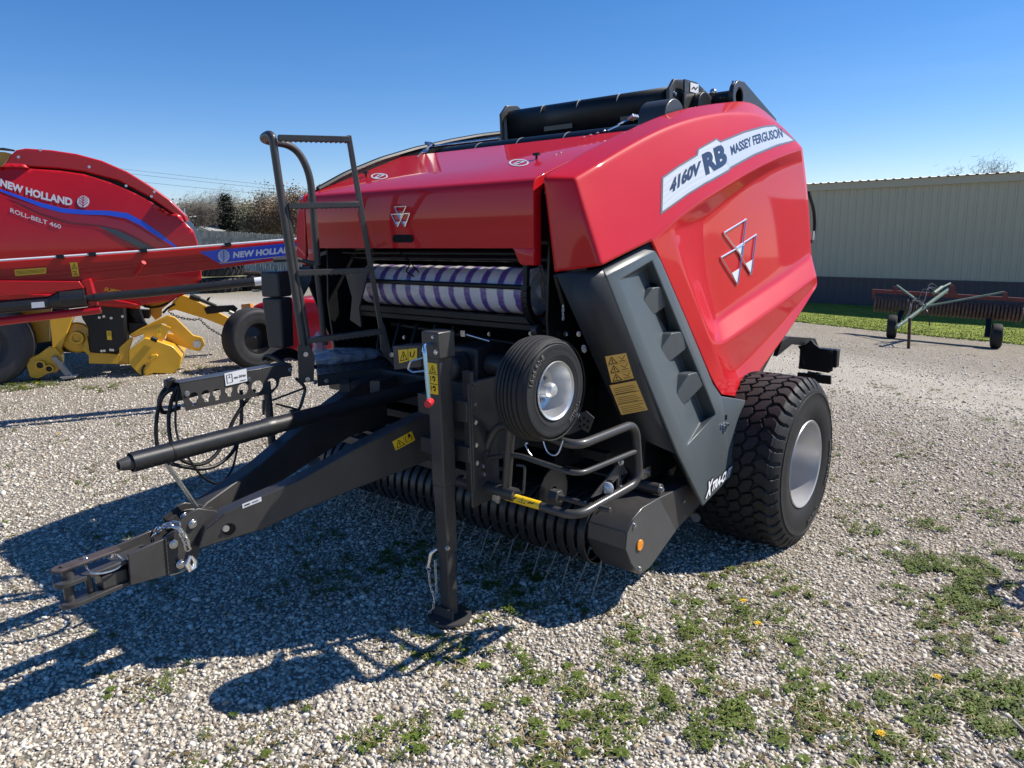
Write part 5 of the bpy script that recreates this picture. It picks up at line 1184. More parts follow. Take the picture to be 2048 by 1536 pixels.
b=nb(); prism(b,[PY(x,y,YG-.02) for x,y in ((958,900),(972,905),(976,960),(925,958))],(0,.012,0)); obj('bracket_plate',b,'dark',CG)
b=nb(); 
for x,y in ((966,932),(955,946),(968,948)): bolt(b,PY(x,y,YG-.022),(0,-1,0),.008,.006)
obj('bolt',b,'zinc',CG)
b=nb(); prism(b,[PY(x,y,YG-.03) for x,y in ((985,990),(1000,992),(996,1008),(984,1000))],(0,.01,0)); obj('end_tab',b,'zinc',CG)
# yellow wrap label around the tube
a_=PY(1014,992,YG); c_=PY(1083,1012,YG); dd=(c_-a_).normalized(); u_,v_,_=frame(dd); b=nb(); rg=[]
vw=(C-a_); vw=(vw-dd*vw.dot(dd)).normalized(); ww=dd.cross(vw)
for k in range(11):
    an=-1.25+2.5*k/10; o_=(vw*math.cos(an)+ww*math.sin(an))*.0195; rg.append((b.verts.new(a_+o_),b.verts.new(c_+o_)))
for k in range(10): b.faces.new((rg[k][0],rg[k][1],rg[k+1][1],rg[k+1][0]))
yl=obj('warning_sticker',b,'yellow',CG)
def ftube(u,v,o): an=(-1.1+2.2*v) ; an=-an if (ww.z<0) else an; return a_.lerp(c_,u)+(vw*math.cos(an)+ww*math.sin(an))*(.0195+o)
b=nb(); 
tri_sign(b,ftube,.42,.25,.62,.8,.0012); lineq(b,ftube,[(.18,.35),(.24,.6),(.30,.4),(.34,.65)],.03,.0012); lineq(b,ftube,[(.7,.35),(.76,.6),(.80,.4),(.86,.65)],.03,.0012); obj('sticker_print',b,'ink',yl,False,recalc=False)
lp=PX(1215,976,XR-.03); b=nb(); lathe(b,[(-.01,.022),(.0,.026),(.004,.025),(.010,.016),(.012,0)],lp,(.35,-1,.05),32); obj('front_marker_lamp',b,'lens',CG); b=nb(); prism(b,[lp+V((-.012,.012,.03)),lp+V((.012,.012,.03)),lp+V((.018,.012,-.05)),lp+V((-.018,.012,-.05))],(0,.01,0)); obj('lamp_bracket',b,'black',CG)
b=nb(); q=[PX(x,y,XR-.05) for x,y in ((1238,920),(1252,945),(1238,950),(1242,975),(1232,978),(1232,955),(1205,985),(1180,995),(1215,950))]; prism(b,q,(.01,0,0)); obj('guard_bracket',b,'dark',CG,bevel=.002)
for x,y in ((1240,924),(1241,976)): b=nb(); bolt(b,PX(x,y,XR-.03),(1,0,0),.011,.013); obj('bolt',b,'zinc',CG)
b=nb(); q=PX(1303,975,XR-.06); cyl(b,q+V((-.12,0,0)),q+V((.05,0,0)),.027,n=24); s_=obj('roller_end',b,'dark',BA,bevel=.003)
b=nb(); bolt(b,q+V((.05,0,0)),(1,0,0),.010,.012); obj('bolt',b,'zinc',s_)
b=nb(); q=PX(1292,945,XR-.1); box(b,q,(.01,.07,.05)); obj('tab_plate',b,'zinc',BA); b=nb(); bolt(b,q+V((.006,.01,0)),(1,0,0),.008,.006); obj('bolt',b,'zinc',BA)
b=nb(); q=PY(1103,990,1.56); cyl(b,q,q+V((.045,0,0)),.032,n=6); cyl(b,q+V((.04,0,0)),q+V((.3,0,.0)),.012); s_=obj('hex_coupling',b,'dark',BA,bevel=.003); b=nb(); lathe(b,[(0,.02),(0,.10),(.006,.10),(.006,.02)],q+V((-.03,.05,.0)),(1,0,0),36,True); obj('guard_disc',b,'deep',s_)
b=nb(); bar(b,PX(1260,880,1.1)+V((0,.25,0)),PX(1130,900,.85)+V((0,.45,0)),.03,.08); obj('pick_up_arm',b,'deep',BA)
# small perforated foot plate and fittings below the front panel
q=[PY(x,y,1.75) for x,y in ((1172,822),(1188,836),(1176,866),(1148,850),(1158,826)) ]; b=nb(); prism(b,q,(0,.006,0)); s_=obj('perforated_plate',b,'dark',BA,bevel=.002)
for (x,y) in ((1168,836),(1176,842),(1160,842),(1168,850),(1175,855),(1160,853)):
    b=nb(); cyl(b,PY(x,y,1.748),PY(x,y,1.747),.006,n=10); obj('plate_hole',b,'ink',s_)
b=nb()
for x,y,Y in ((1169,700,1.8),(1155,830,1.7),(1168,695,1.8),(1132,668,1.85),(1158,668,1.85)): bolt(b,PY(x,y,Y),(0,-1,0),.009,.009)
obj('bolt',b,'zinc',BA)
# ---- pick-up: end housings, strippers, tines
M['tine']=mat('spring_steel_tine',(.26,.25,.23),.4,.5); PC=(1.93,.345); PRr=.175
def housing(s):
    pts=[PX(x,y,1.2) for x,y in ((1281,1150),(1262,1128),(1250,1098),(1253,1065),(1266,1038),(1286,1015),(1319,996),(1392,960),(1410,1000),(1352,1061),(1300,1135))]
    P=[V((p.x*s,p.y,p.z)) for p in pts]; b=nb(); prism(b,P,(-.20*s,0,0)); h=obj('pick_up_housing',b,'dark',BA,bevel=.004)
    if s>0:
        P=[PX(x,y,1.205) for x,y in ((1281,1149),(1263,1127),(1252,1098),(1255,1066),(1267,1040),(1286,1018),(1319,997),(1352,1061),(1300,1134))]; b=nb(); prism(b,P,(-.003,0,0)); M['lightplate']=mat('grey_end_plate',(.075,.076,.078),.42,0,.2,.2,var=.08,vscale=6,dirt=.1,dcol=(.16,.15,.14)); obj('end_plate',b,'lightplate',h,False)
        b=nb(); cyl(b,PX(1279,1090,1.206),PX(1279,1090,1.206)+V((.006,0,0)),.026,n=36); obj('side_reflector',b,'orange',h,bevel=.002)
        b=nb()
        for x,y in ((1268,1051),(1279,1138)): bolt(b,PX(x,y,1.205),(1,0,0),.009,.009)
        bolt(b,PX(1368,1003,1.203),(1,0,0),.007,.005); obj('bolt',b,'zinc',h)
        b=nb(); prism(b,[PX(1186,1030,1.0),PX(1200,1018,1.03),PX(1210,1040,1.05),PX(1203,1076,1.03)],(0,.02,0)); obj('shield_fin',b,'dark',h)
        b=nb(); cyl(b,PX(1385,1028,1.12),PX(1392,1036,1.19),.022,n=20); obj('roller_end',b,'dark',h)
housing(1); housing(-1)
yc,zc=PX(1279,1085,1.2).y+.02,PX(1279,1085,1.2).z-.005; Rb=.155
b=nb(); cyl(b,(-1.0,yc,zc),(1.0,yc,zc),.085,n=24); obj('reel_shaft',b,'deep',BA)
M['band']=mat('black_stripper_paint',(.022,.022,.024),.4,0,.2,.2,.4,var=.2,vscale=9); nb_=34
for k in range(nb_):
    x0=-1.0+k*2.0/nb_+.008; w_=2.0/nb_-.015; b=nb(); pr=[]
    pr.append((yc+.32,zc+.14)); 
    for j in range(15):
        a=R_(75+j*14.5); pr.append((yc+math.cos(a)*Rb,zc+math.sin(a)*Rb*1.02))
    pr.append((yc+.18,zc-.10))
    A=[[b.verts.new((x,y,z)) for y,z in pr] for x in (x0,x0+.005,x0+w_-.005,x0+w_)]
    for v in A[0]+A[3]: d=V((0,yc-v.co.y,zc-v.co.z)); v.co+=d.normalized()*.006
    for q in range(3):
        for i in range(len(pr)-1): b.faces.new((A[q][i],A[q+1][i],A[q+1][i+1],A[q][i+1]))
    o=obj('stripper_band',b,'band',BA); s=o.modifiers.new('t','SOLIDIFY'); s.thickness=.003
for k in range(nb_+1):
    x=-1.0+k*2.0/nb_; 
    for a_,l_ in ((R_(-112),.300),(R_(-150),.235)) if k%3==0 else ((R_(-100),.305),) if k%3==1 else ():
        b=nb(); r0=V((x,yc,zc)); d0=V((0,math.cos(a_),math.sin(a_))); d1=V((0,math.cos(a_-.35),math.sin(a_-.35))); tube(b,[r0+d0*.08,r0+d0*.17,r0+d0*.17+d1*(l_-.165)],.0030,.02,6); obj('pick_up_tine',b,'tine',BA)
# ---- rear light bracket
XL=1.05; b=nb(); lp_=[PX(x,y,XL) for x,y in ((1556,680),(1568,672),(1622,676),(1628,690),(1618,692),(1575,688),(1545,712))]; prism(b,lp_,(.03,0,0)); RB=obj('light_bracket',b,'black',BA,bevel=.002)
cL=PX(1600,710,XL); YL=cL.y; b=nb(); prism(b,[PY(x,y,YL) for x,y in ((1596,692),(1600,700),(1597,737),(1657,746),(1664,742),(1664,700),(1640,697),(1628,688),(1622,680),(1610,690))],(0,.02,0)); prism(b,[PY(x,y,YL) for x,y in ((1595,745),(1614,747),(1618,744),(1636,746),(1640,750),(1661,752),(1661,769),(1594,761))],(0,.02,0)); obj('light_mount',b,'black',RB,False)
b=nb()
for x,y in ((1600,735),(1659,741),(1660,702),(1618,745),(1634,747)): bolt(b,PY(x,y,YL-.001),(0,-1,0),.008,.006)
obj('bolt',b,'dark',RB)
b=nb(); cyl(b,PY(1625,715,YL+.02),PY(1625,715,YL+.06),.07,n=28); box(b,PY(1655,715,YL+.05),(.14,.06,.12)); obj('tail_lamp',b,'black',RB,bevel=.006)
b=nb(); tube(b,[PX(1545,690,.8),PX(1520,735,.85),PX(1508,760,.9)],.03,.03); obj('rear_cylinder',b,'black',BA)

# ================================================================ MACHINES BEHIND
def nplane(a,u,sh=0):
    n=V((-u[1],u[0],0)); n=n if n.dot(V(a)-C)>0 else -n      # points away from the camera
    q=V((a[0],a[1],0))+n*sh
    return (lambda x,y:PP(x,y,q,n)),n
uN=(.5,.866)
NA=PG(-20,772); 
NP,nN=nplane((NA.x,NA.y,0),uN)
NB=thing('round_baler','red and yellow round baler with a blue wave stripe, cut off by the left edge','baler',(NA.x,NA.y,0))
def k4(x,y): return (x/4.452,480+y/4.452)
def k1(x,y): return (x/2.953,260+y/2.953)
def nprism(pts,sh,th,name,mm,parent=None,bev=.006,kk=k4,P=None):
    f,_=nplane((NA.x,NA.y,0),uN,sh); b=nb(); prism(b,[f(*kk(*p)) for p in pts],nN*th); return obj(name,b,mm,parent or NB,bevel=bev)
def bulge(pts,kk,off,maxl=14,amt=.12):
    b=P2([kk(*p) for p in pts]) if not isinstance(pts,tuple) else strip2([kk(*p) for p in pts[0]],[kk(*p) for p in pts[1]]); f,_=nplane((NA.x,NA.y,0),uN,-.02)
    for _ in range(6):
        ed=[e for e in b.edges if e.calc_length()>maxl]
        if not ed: break
        bmesh.ops.subdivide_edges(b,edges=ed,cuts=1); bmesh.ops.triangulate(b,faces=[f_ for f_ in b.faces if len(f_.verts)>3])
    for v in b.verts:
        p=f(v.co.x,v.co.y); t_=(p.z-1.55)/.95; v.co=p-nN*(amt*max(0,1-t_*t_)+off)
    return b
side=[(-300,205),(0,225),(180,228),(350,240),(500,262),(650,310),(800,375),(900,430),(1000,495),(1090,545),(1140,590),(1165,660),(1188,760),(1190,880),(1100,965),(1000,1012),(850,1032),(740,1005),(600,985),(300,965),(0,960),(-300,955)]
nprism([(x,y) for x,y in side],.10,.06,'side_core','nhred',kk=k1)
_bs=bulge(side,k1,0); bmesh.ops.recalc_face_normals(_bs,faces=_bs.faces)
if sum(f_.normal.dot(-nN)*f_.calc_area() for f_ in _bs.faces)<0: bmesh.ops.reverse_faces(_bs,faces=_bs.faces)
NS_=obj('side_shield',_bs,'nhred',NB,recalc=False); s_=NS_.modifiers.new('t','SOLIDIFY'); s_.thickness=.05; s_.offset=-1
_b=NS_.data; 
nprism([(8,215),(30,200),(60,150),(95,118),(150,108),(300,118),(450,140),(600,180),(750,245),(880,325),(1000,410),(1095,505),(1105,545),(1060,520),(880,395),(700,300),(500,248),(350,228),(180,218)],.12,.5,'top_hood','nhred',kk=k1,bev=.02)
nprism([(-200,120),(30,130),(70,140),(30,225),(-200,225)],.35,.3,'top_frame','nhyel',kk=k1)
nprism([(-100,108),(20,104),(85,116),(80,126),(0,118),(-100,120)],.3,.05,'top_rod','dark',kk=k1)
def ncol(o): return o
stripe=([(-20,340),(100,380),(250,430),(380,463),(500,474),(650,478),(760,492),(850,538),(950,608),(1054,692)],[(-20,352),(100,397),(250,455),(380,490),(500,500),(640,504),(750,522),(840,566),(932,628),(1036,692)])
obj('wave_stripe',bulge(stripe,k1,.006,10),'blue',NS_,recalc=False)
M['darkswoosh']=mat('dark_grey_swoosh',(.045,.05,.055),.35,0,.5); M['crim']=mat('dark_crimson_swoosh',(.30,.006,.014),.3,0,.6)
obj('swoosh',bulge([(590,565),(700,590),(790,632),(870,682),(925,703),(845,708),(740,650)],k1,.006,10),'darkswoosh',NS_,recalc=False)
obj('swoosh',bulge(([(60,398),(250,458),(450,500),(620,512),(780,555),(900,625),(1010,694)],[(60,404),(250,492),(430,546),(590,560),(740,592),(850,650),(935,702)]),k1,.005,10),'crim',NS_,recalc=False)
obj('swoosh_edge',bulge(([(100,430),(250,499),(420,548),(580,560),(850,706)],[(100,435),(250,504),(420,553),(577,565),(842,708)]),k1,.0065,10),'oldred',NS_,recalc=False)
def ntext(s,o_,xv,yv,bold,mm,off=.008,sag=0,shear=.1):
    a=k1(*o_); t2=text2(s,a,(xv[0]/2.953,xv[1]/2.953),(yv[0]/2.953,yv[1]/2.953),bold,shear,1,sag); f,_=nplane((NA.x,NA.y,0),uN,-.02)
    for v in t2.verts:
        p=f(v.co.x,v.co.y); t_=(p.z-1.55)/.95; v.co=p-nN*(.12*max(0,1-t_*t_)+off)
    obj('lettering',t2,mm,NS_,recalc=False)
ntext('NEW HOLLAND',(8,333),(428,118),(0,-46),.045,'silver',sag=-3,shear=0)
ntext('ROLL-BELT 460',(75,487),(298,98),(0,-26),.012,'silver',sag=-1,shear=0)
ntext('SUPER',(620,945),(100,20),(5,-20),.01,'yellow',shear=.2)
def leafdisc(cx_,cy_,rx,ry,kk,fn,parent,m1,m2):
    b=nb(); 
    for k in range(28):
        a0=2*PI*k/28;a1=2*PI*(k+1)/28; b.faces.new([b.verts.new(fn(*kk(cx_+rx*c_,cy_+ry*s_),.009)) for c_,s_ in ((0,0),(math.cos(a0),math.sin(a0)),(math.cos(a1),math.sin(a1)))])
    o=obj('leaf_emblem',b,m1,parent,False,recalc=False); b=nb()
    def ln2(p,q,w_):
        dx,dy=q[0]-p[0],q[1]-p[1]; l=math.hypot(dx,dy); nx_,ny_=-dy/l*w_,dx/l*w_
        b.faces.new([b.verts.new(fn(*kk(cx_+rx*(X1),cy_+ry*(Y1)),.012)) for X1,Y1 in ((p[0]-nx_,p[1]-ny_),(q[0]-nx_,q[1]-ny_),(q[0]+nx_,q[1]+ny_),(p[0]+nx_,p[1]+ny_))])
    ln2((0,1),(0,-1),.06)
    for k in range(4):
        for s in (-1,1): ln2((0,.75-.42*k),(s*.75,.1-.42*k),.05)
    obj('leaf_veins',b,m2,o,False,recalc=False)
_fN,_=nplane((NA.x,NA.y,0),uN,-.02)
def fNs(x,y,off): p=_fN(x,y); t_=(p.z-1.55)/.95; return p-nN*(.12*max(0,1-t_*t_)+off)
leafdisc(500,424,36,35,k1,fNs,NS_,'silver','nhred')
b=nb()
for x,y in ((110,160),(527,218),(912,365),(895,392),(745,330),(240,118)): q=nplane((NA.x,NA.y,0),uN,.10)[0](*k1(x,y)); bolt(b,q,-nN,.012,.012)
obj('bolt',b,'zinc',NB)
# yellow frame, gearbox, feeder, pick-up
nprism([(-60,740),(190,740),(440,690),(440,905),(330,918),(230,880),(-60,860)],.35,.06,'rear_panel','nhyel')
nprism([(-60,470),(440,455),(470,560),(440,690),(-60,700)],.45,.06,'upper_frame','nhyel')
nprism([(440,690),(655,680),(545,960),(558,1045),(470,985),(460,900)],.12,.10,'frame_column','nhyel')
nprism([(235,1120),(265,1050),(340,1020),(420,960),(490,955),(555,1040),(560,1120),(500,1180),(440,1182),(340,1237),(270,1222)],.05,.10,'skid_plate','nhyel')
M['gsteel']=mat('galvanised_steel',(.30,.29,.28),.45,.7,var=.2,vscale=9)
nprism([(450,1045),(500,1035),(640,1205),(655,1222),(600,1238),(560,1190)],-.02,.05,'stand_leg','gsteel')
nprism([(525,1225),(670,1215),(675,1228),(560,1245)],-.10,.2,'stand_foot','gsteel')
f5,_=nplane((NA.x,NA.y,0),uN,.03)
for x,y,r in ((360,1112,.055),(440,1145,.05)):
    q=f5(*k4(x,y)); b=nb(); lathe(b,[(0,r*.7),(0,r),(-.03,r),(-.03,r*.7)],q,tuple(nN),24,True); h_o=obj('skid_boss',b,'nhyel',NB); b=nb(); cyl(b,q-nN*.002,q-nN*.004,r*.7,n=20); obj('skid_hole',b,'deep',h_o)
f6,_=nplane((NA.x,NA.y,0),uN,.2); q=f6(*k4(690,868)); b=nb(); lathe(b,[(.1,0),(.1,.18),(0,.19),(-.02,.17),(-.03,.09),(-.08,.08),(-.08,.05),(-.05,.04),(-.05,0)],q,tuple(nN),36); obj('gear_housing',b,'nhyel',NB)
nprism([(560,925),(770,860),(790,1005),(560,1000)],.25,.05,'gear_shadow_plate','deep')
nprism([(730,975),(775,860),(810,1030),(790,1030)],.1,.08,'feeder_bracket','nhyel')
nprism([(715,680),(900,540),(1115,560),(1130,900),(1065,1012),(860,1010),(790,1000),(780,780)],.05,.30,'drive_cover','black',bev=.03)
b=nb(); q=nplane((NA.x,NA.y,0),uN,.03)[0]
for x,y in ((885,690),(990,695),(905,988),(930,985),(985,978),(1005,980),(925,680),(1090,680)): bolt(b,q(*k4(x,y)),-nN,.012,.01)
obj('bolt',b,'zinc',NB)
f=quadmap(q(*k4(955,888)),q(*k4(998,890)),q(*k4(990,808)),q(*k4(950,808))); sticker(f,NB,'yellow',lambda b,f,o:tri_sign(b,f,.15,.5,.85,.95,o),off=.006)
nprism([(788,1000),(1005,1012),(1060,1020),(1150,1040),(1150,1108),(790,1100)],.10,.10,'lower_beam','nhyel')
PU=nprism([(1145,985),(1290,870),(1400,898),(1540,948),(1622,1040),(1600,1142),(1540,1192),(1368,1186),(1275,1222),(1220,1180),(1148,1100)],-.12,.9,'pick_up_head','nhyel',bev=.01)
nprism([(1060,960),(1165,865),(1185,880),(1148,985),(1148,1100),(1062,1080)],-.02,.05,'pick_up_side','nhyel')
nprism([(1180,955),(1290,870),(1260,800),(1420,745),(1520,780),(1445,905),(1400,898),(1290,872)],-.05,.06,'pick_up_upper','nhyel')
nprism([(1150,845),(1235,795),(1490,670),(1560,690),(1720,848),(1800,868),(1825,930),(1780,990),(1720,982),(1500,800),(1480,745),(1440,740),(1290,835),(1190,870)],.12,.06,'lift_arm','nhyel')
nprism([(1490,830),(1560,840),(1700,960),(1720,985),(1600,940),(1560,930),(1470,900)],.2,.06,'lift_arm','nhyel')
f7,_=nplane((NA.x,NA.y,0),uN,.10)
b=nb(); q=f7(*k4(1755,925)); cyl(b,q,q-nN*.06,.045,n=6); lathe(b,[(0,.05),(-.03,.05),(-.03,.03),(0,.03)],q,tuple(nN),20,True); obj('arm_pin',b,'zinc',NB)
b=nb(); q1=f7(*k4(1370,895)); q2=f7(*k4(1335,990)); tube(b,[nplane((NA.x,NA.y,0),uN,-.16)[0](*k4(1345,870)),nplane((NA.x,NA.y,0),uN,-.16)[0](*k4(1400,895))],.03); obj('pick_up_latch',b,'black',NB)
fg,_=nplane((NA.x,NA.y,0),uN,-.13)
b=nb(); q=[fg(*k4(x,y)) for x,y in ((1310,1060),(1340,1050),(1345,1020),(1400,1010),(1415,1030),(1350,1080))]; prism(b,q,-nN*.05); obj('pick_up_bracket',b,'nhyel',NB,bevel=.01)
b=nb(); pts_=[fg(*k4(x,y)) for x,y in ((1290,1115),(1272,1140),(1265,1170),(1275,1192))]; tube(b,pts_,.012); sphere(b,pts_[-1],.02); obj('adjust_slot',b,'deep',NB)
f=quadmap(*[nplane((NA.x,NA.y,0),uN,-.06)[0](*k4(x,y)) for x,y in ((1405,862),(1440,855),(1430,785),(1395,790))]); sticker(f,NB,'yellow',lambda b,f,o:tri_sign(b,f,.1,.5,.9,.95,o),off=.006)
# tongue reaching to the right, cylinder, spring, chain
nprism([(1490,640),(1545,540),(1620,490),(1680,510),(1860,600),(2048,700),(2110,740),(2100,790),(2030,782),(1830,702),(1560,620)],1.15,.12,'tongue','nhyel')
f8,_=nplane((NA.x,NA.y,0),uN,1.05)
b=nb(); tube(b,[f8(*k4(1690,500)),f8(*k4(1780,530))],.04); tube(b,[f8(*k4(1780,530)),f8(*k4(1925,590))],.025); obj('tongue_cylinder',b,'black',NB)
b=nb(); prism(b,[f8(*k4(x,y)) for x,y in ((1815,610),(1850,590),(1990,585),(2080,580),(2118,610),(2090,650),(2000,640),(1900,655),(1840,660))],nN*.05); prism(b,[f8(*k4(x,y)) for x,y in ((1830,545),(1850,515),(1875,505),(1870,520),(1850,555))],nN*.03); obj('tongue_bracket',b,'deep',NB)
b=nb(); tube(b,[f8(*k4(2040,640)),f8(*k4(2150,690))],.03); obj('jack_tube',b,'gsteel',NB)
s0=nplane((NA.x,NA.y,0),uN,.3)[0]; a_=s0(*k4(1165,565)); c_=s0(*k4(1235,750)); dd=(c_-a_).normalized(); u1,u2,_=frame(dd); b=nb(); tube(b,[a_.lerp(c_,k/170)+(u1*math.cos(k*.62)+u2*math.sin(k*.62))*.075 for k in range(171)],.014,n=6); obj('tension_spring',b,'black',NB)
nprism([(1120,540),(1140,540),(1175,760),(1120,900)],.32,.05,'spring_back','nhyel'); nprism([(1140,735),(1290,735),(1310,760),(1150,850)],.2,.1,'spring_seat','deep')
nprism([(1280,560),(1480,545),(1550,530),(1440,620),(1440,680),(1385,715),(1345,670),(1330,610),(1280,600)],.6,.05,'front_plate','nhyel')
nprism([(1240,625),(1330,630),(1330,700),(1240,700)],.4,.2,'valve_block','deep')
b=nb(); chain(b,[s0(*k4(x,y)) for x,y in ((1500,640),(1560,675),(1640,700),(1720,710),(1780,705),(1800,730),(1870,790),(1990,860))],.045,.005,.022); obj('safety_chain',b,'deep',NB)
b=nb(); hs_=nplane((NA.x,NA.y,0),uN,.5)[0]
tube(b,[hs_(*k4(x,y)) for x,y in ((1260,575),(1320,600),(1400,600),(1480,570),(1550,520))],.015,.1); tube(b,[hs_(*k4(x,y)) for x,y in ((1450,650),(1500,600),(1560,570))],.015,.1); obj('hydraulic_hose',b,'black',NB)
tc_=V((NA.x,NA.y,.5))+V((uN[0],uN[1],0))*-.03
b=nb(); lathe(b,[(-.02,.27),(-.05,.30),(-.07,.40),(-.05,.47),(.0,.51),(.15,.52),(.3,.51),(.35,.45),(.35,.3),(-.02,.27)],tc_,tuple(nN),72); obj('tyre',b,mat('worn_grey_rubber',(.05,.05,.053),.7,var=.2,vscale=5,dirt=.3,dcol=(.11,.10,.09)),NB)
b=nb(); lathe(b,[(.05,0),(.05,.2),(-.01,.27),(.0,.29)],tc_,tuple(nN),48); obj('rim',b,'dark',NB)
b=nb(); lathe(b,[(-.02,.27),(-.05,.30),(-.07,.40),(-.05,.47),(.0,.51),(.15,.52),(.3,.51),(.35,.45),(.35,.3),(-.02,.27)],tc_+nN*2.2,tuple(nN),48); obj('tyre',b,'rubber',NB)
nprism([(90,215),(110,150),(300,135),(500,185),(720,268),(860,345),(980,430),(1080,530),(1150,640),(1170,860),(1000,960),(600,975),(90,950)],.30,2.0,'bale_chamber','deep',kk=k1)
# ---- tongue of a mower passing in front of it
ub=(.49,.872); MBp,nB=nplane((-4.52,2.19,0),ub)
MO=thing('mower_tongue','long red mower drawbar with black drive shaft, in front of the yellow and red baler','mower drawbar',V((-4.52,2.19,0)))
b=nb(); prism(b,[MBp(x,y) for x,y in ((-90,529),(0,522.5),(300,503),(562,481.8),(700,470),(700,505),(562,520.7),(406,541),(162,565),(90,570),(14,593),(-90,603))],nB*.14); obj('drawbar',b,'nhred',MO,bevel=.012,seg=3)
for (p,q) in (((-90,562),(700,488)),((-90,572),(560,507))):
    b=nb(); tube(b,[MBp(*p)-nB*.0,MBp(*q)-nB*.0],.0025,n=6); obj('fold_line',b,'nhred',MO)
b=nb(); tube(b,[MBp(-90,528)-nB*.02,MBp(0,521)-nB*.02,MBp(300,501)-nB*.02,MBp(562,480)-nB*.02,MBp(640,474)-nB*.02],.0105,n=10); obj('hydraulic_pipe',b,'white',MO)
b=nb()
for x,y in ((186,508),(288,501),(456,489),(122,513)): q=MBp(x,y)-nB*.02; box(b,q,(.06,.05,.035),rz=math.atan2(ub[1],ub[0]))
obj('pipe_clamp',b,'black',MO)
fB=lambda x,y,o:MBp(x,y)-nB*o
b=nb(); b.faces.new([b.verts.new(fB(x,y,.004)) for x,y in ((398,503.5),(562,487.5),(690,476),(690,500),(562,515),(443,529))]); DB=obj('blue_decal',b,'blue',MO,False,recalc=False)
b=text2('NEW HOLLAND',(466,516.5),(128,-12),(0,-12.8),.05,.08); 
for v in b.verts: v.co=fB(v.co.x,v.co.y,.007)
obj('lettering',b,'white',DB,False,recalc=False)
b=nb(); b.faces.new([b.verts.new(fB(x,y,.0065)) for x,y in ((438,525.5),(470,522.5),(640,503.5),(640,504.6),(470,524),(440,527))]); obj('gold_stripe',b,'tan',DB,False,recalc=False)
leafdisc(447.5,511.5,11.5,12.5,lambda x,y:(x,y),fB,DB,'silver','blue')
for (q4) in (((31,552),(92.5,547),(93,535),(28.8,539.5)),((144.9,553),(159,552),(155,524.5),(139.7,525))):
    f=quadmap(*[fB(*p,.0) for p in q4]); w_=q4[1][0]-q4[0][0]
    sticker(f,MO,'yellow',(lambda b,f,o:[lineq(b,f,[(.05,v),(.95,v)],.06,o) for v in (.3,.5,.7)]) if w_>30 else (lambda b,f,o:(tri_sign(b,f,.15,.55,.85,.95,o),lineq(b,f,[(.2,.4),(.7,.3),(.3,.15),(.8,.1)],.04,o))),off=.005)
b=nb(); tube(b,[fB(271,548,.0)+nB*.01,fB(290,524,.10)],.022,n=12); obj('hose_peg',b,'nhred',MO)
MQ,_=nplane((-4.52,2.19,0),ub,-.10); PXm=lambda x,y:MQ(x,y)
b=nb(); tube(b,[PXm(-90,622),PXm(100,605)],.058,n=20); tube(b,[PXm(96,605.5),PXm(126,599)],[.050,.085],0,20); tube(b,[PXm(124,599),PXm(172,594)],.088,n=28); SH=obj('drive_shaft_cover',b,'guardplastic',MO)
b=nb(); tube(b,[PXm(190,595),PXm(300,585),PXm(512,563)],.040,n=20); tube(b,[PXm(170,597),PXm(200,594)],.030,n=12); obj('drive_shaft',b,'guardplastic',MO)
b=nb(); tube(b,[PXm(509,563.5),PXm(530,561.5)],.041,n=20); obj('white_sleeve',b,'white',MO)
f=quadmap(fB(72,613,.165),fB(98,611,.165),fB(96,600,.165),fB(71,602,.165)); b=nb(); rectq(b,f,0,0,1,1,0,1); obj('white_label',b,'white',MO,False,recalc=False)
b=nb(); prism(b,[PXm(x,y) for x,y in ((161,562),(180,557),(194,612),(176,616),(170,575))],nB*.12); prism(b,[PXm(x,y)-nB*.05 for x,y in ((-90,556+4),(160,562),(170,576),(100,585),(10,592),(-90,600))],nB*.03); obj('shaft_hanger',b,'nhred',MO,bevel=.006)
b=nb(); tube(b,[PXm(-90,654),PXm(202,619)],.036,n=20); obj('lower_tube',b,'nhred',MO,bevel=.004)
# ---- another implement standing behind the big baler: tyre, red hood
IM=thing('mower','red hooded mower on a smooth ribbed tyre, half hidden behind the ladder','mower',PG(500,735))
ip=PG(510,735); ic=V((ip.x,ip.y,.385)); 
tr=tread_tyre((ic.x+.02,ic.y,.388),.39,.27,.2,'tyre','small',IM,200)
b=nb(); lathe(b,[(.12,.2),(.10,.19),(.02,.15),(.04,.05),(.06,0)],(ic.x+.02,ic.y,.388),(1,0,0),36); obj('rim',b,'deep',IM)
d0=(ic-C).dot(back*-1)
b=nb(); prism(b,[PD(x,y,d0+.35) for x,y in ((482,609),(500,607),(502,617),(483,619))],(0,.04,0)); obj('red_reflector',b,'orange',IM)
b=nb(); prism(b,[PD(x,y,d0+.5) for x,y in ((496,622),(506,609),(530,602),(600,598),(650,600),(668,620),(672,690),(640,712),(560,700))],(-.25,1.2,0)); obj('hood',b,'nhred',IM,bevel=.05,seg=4)
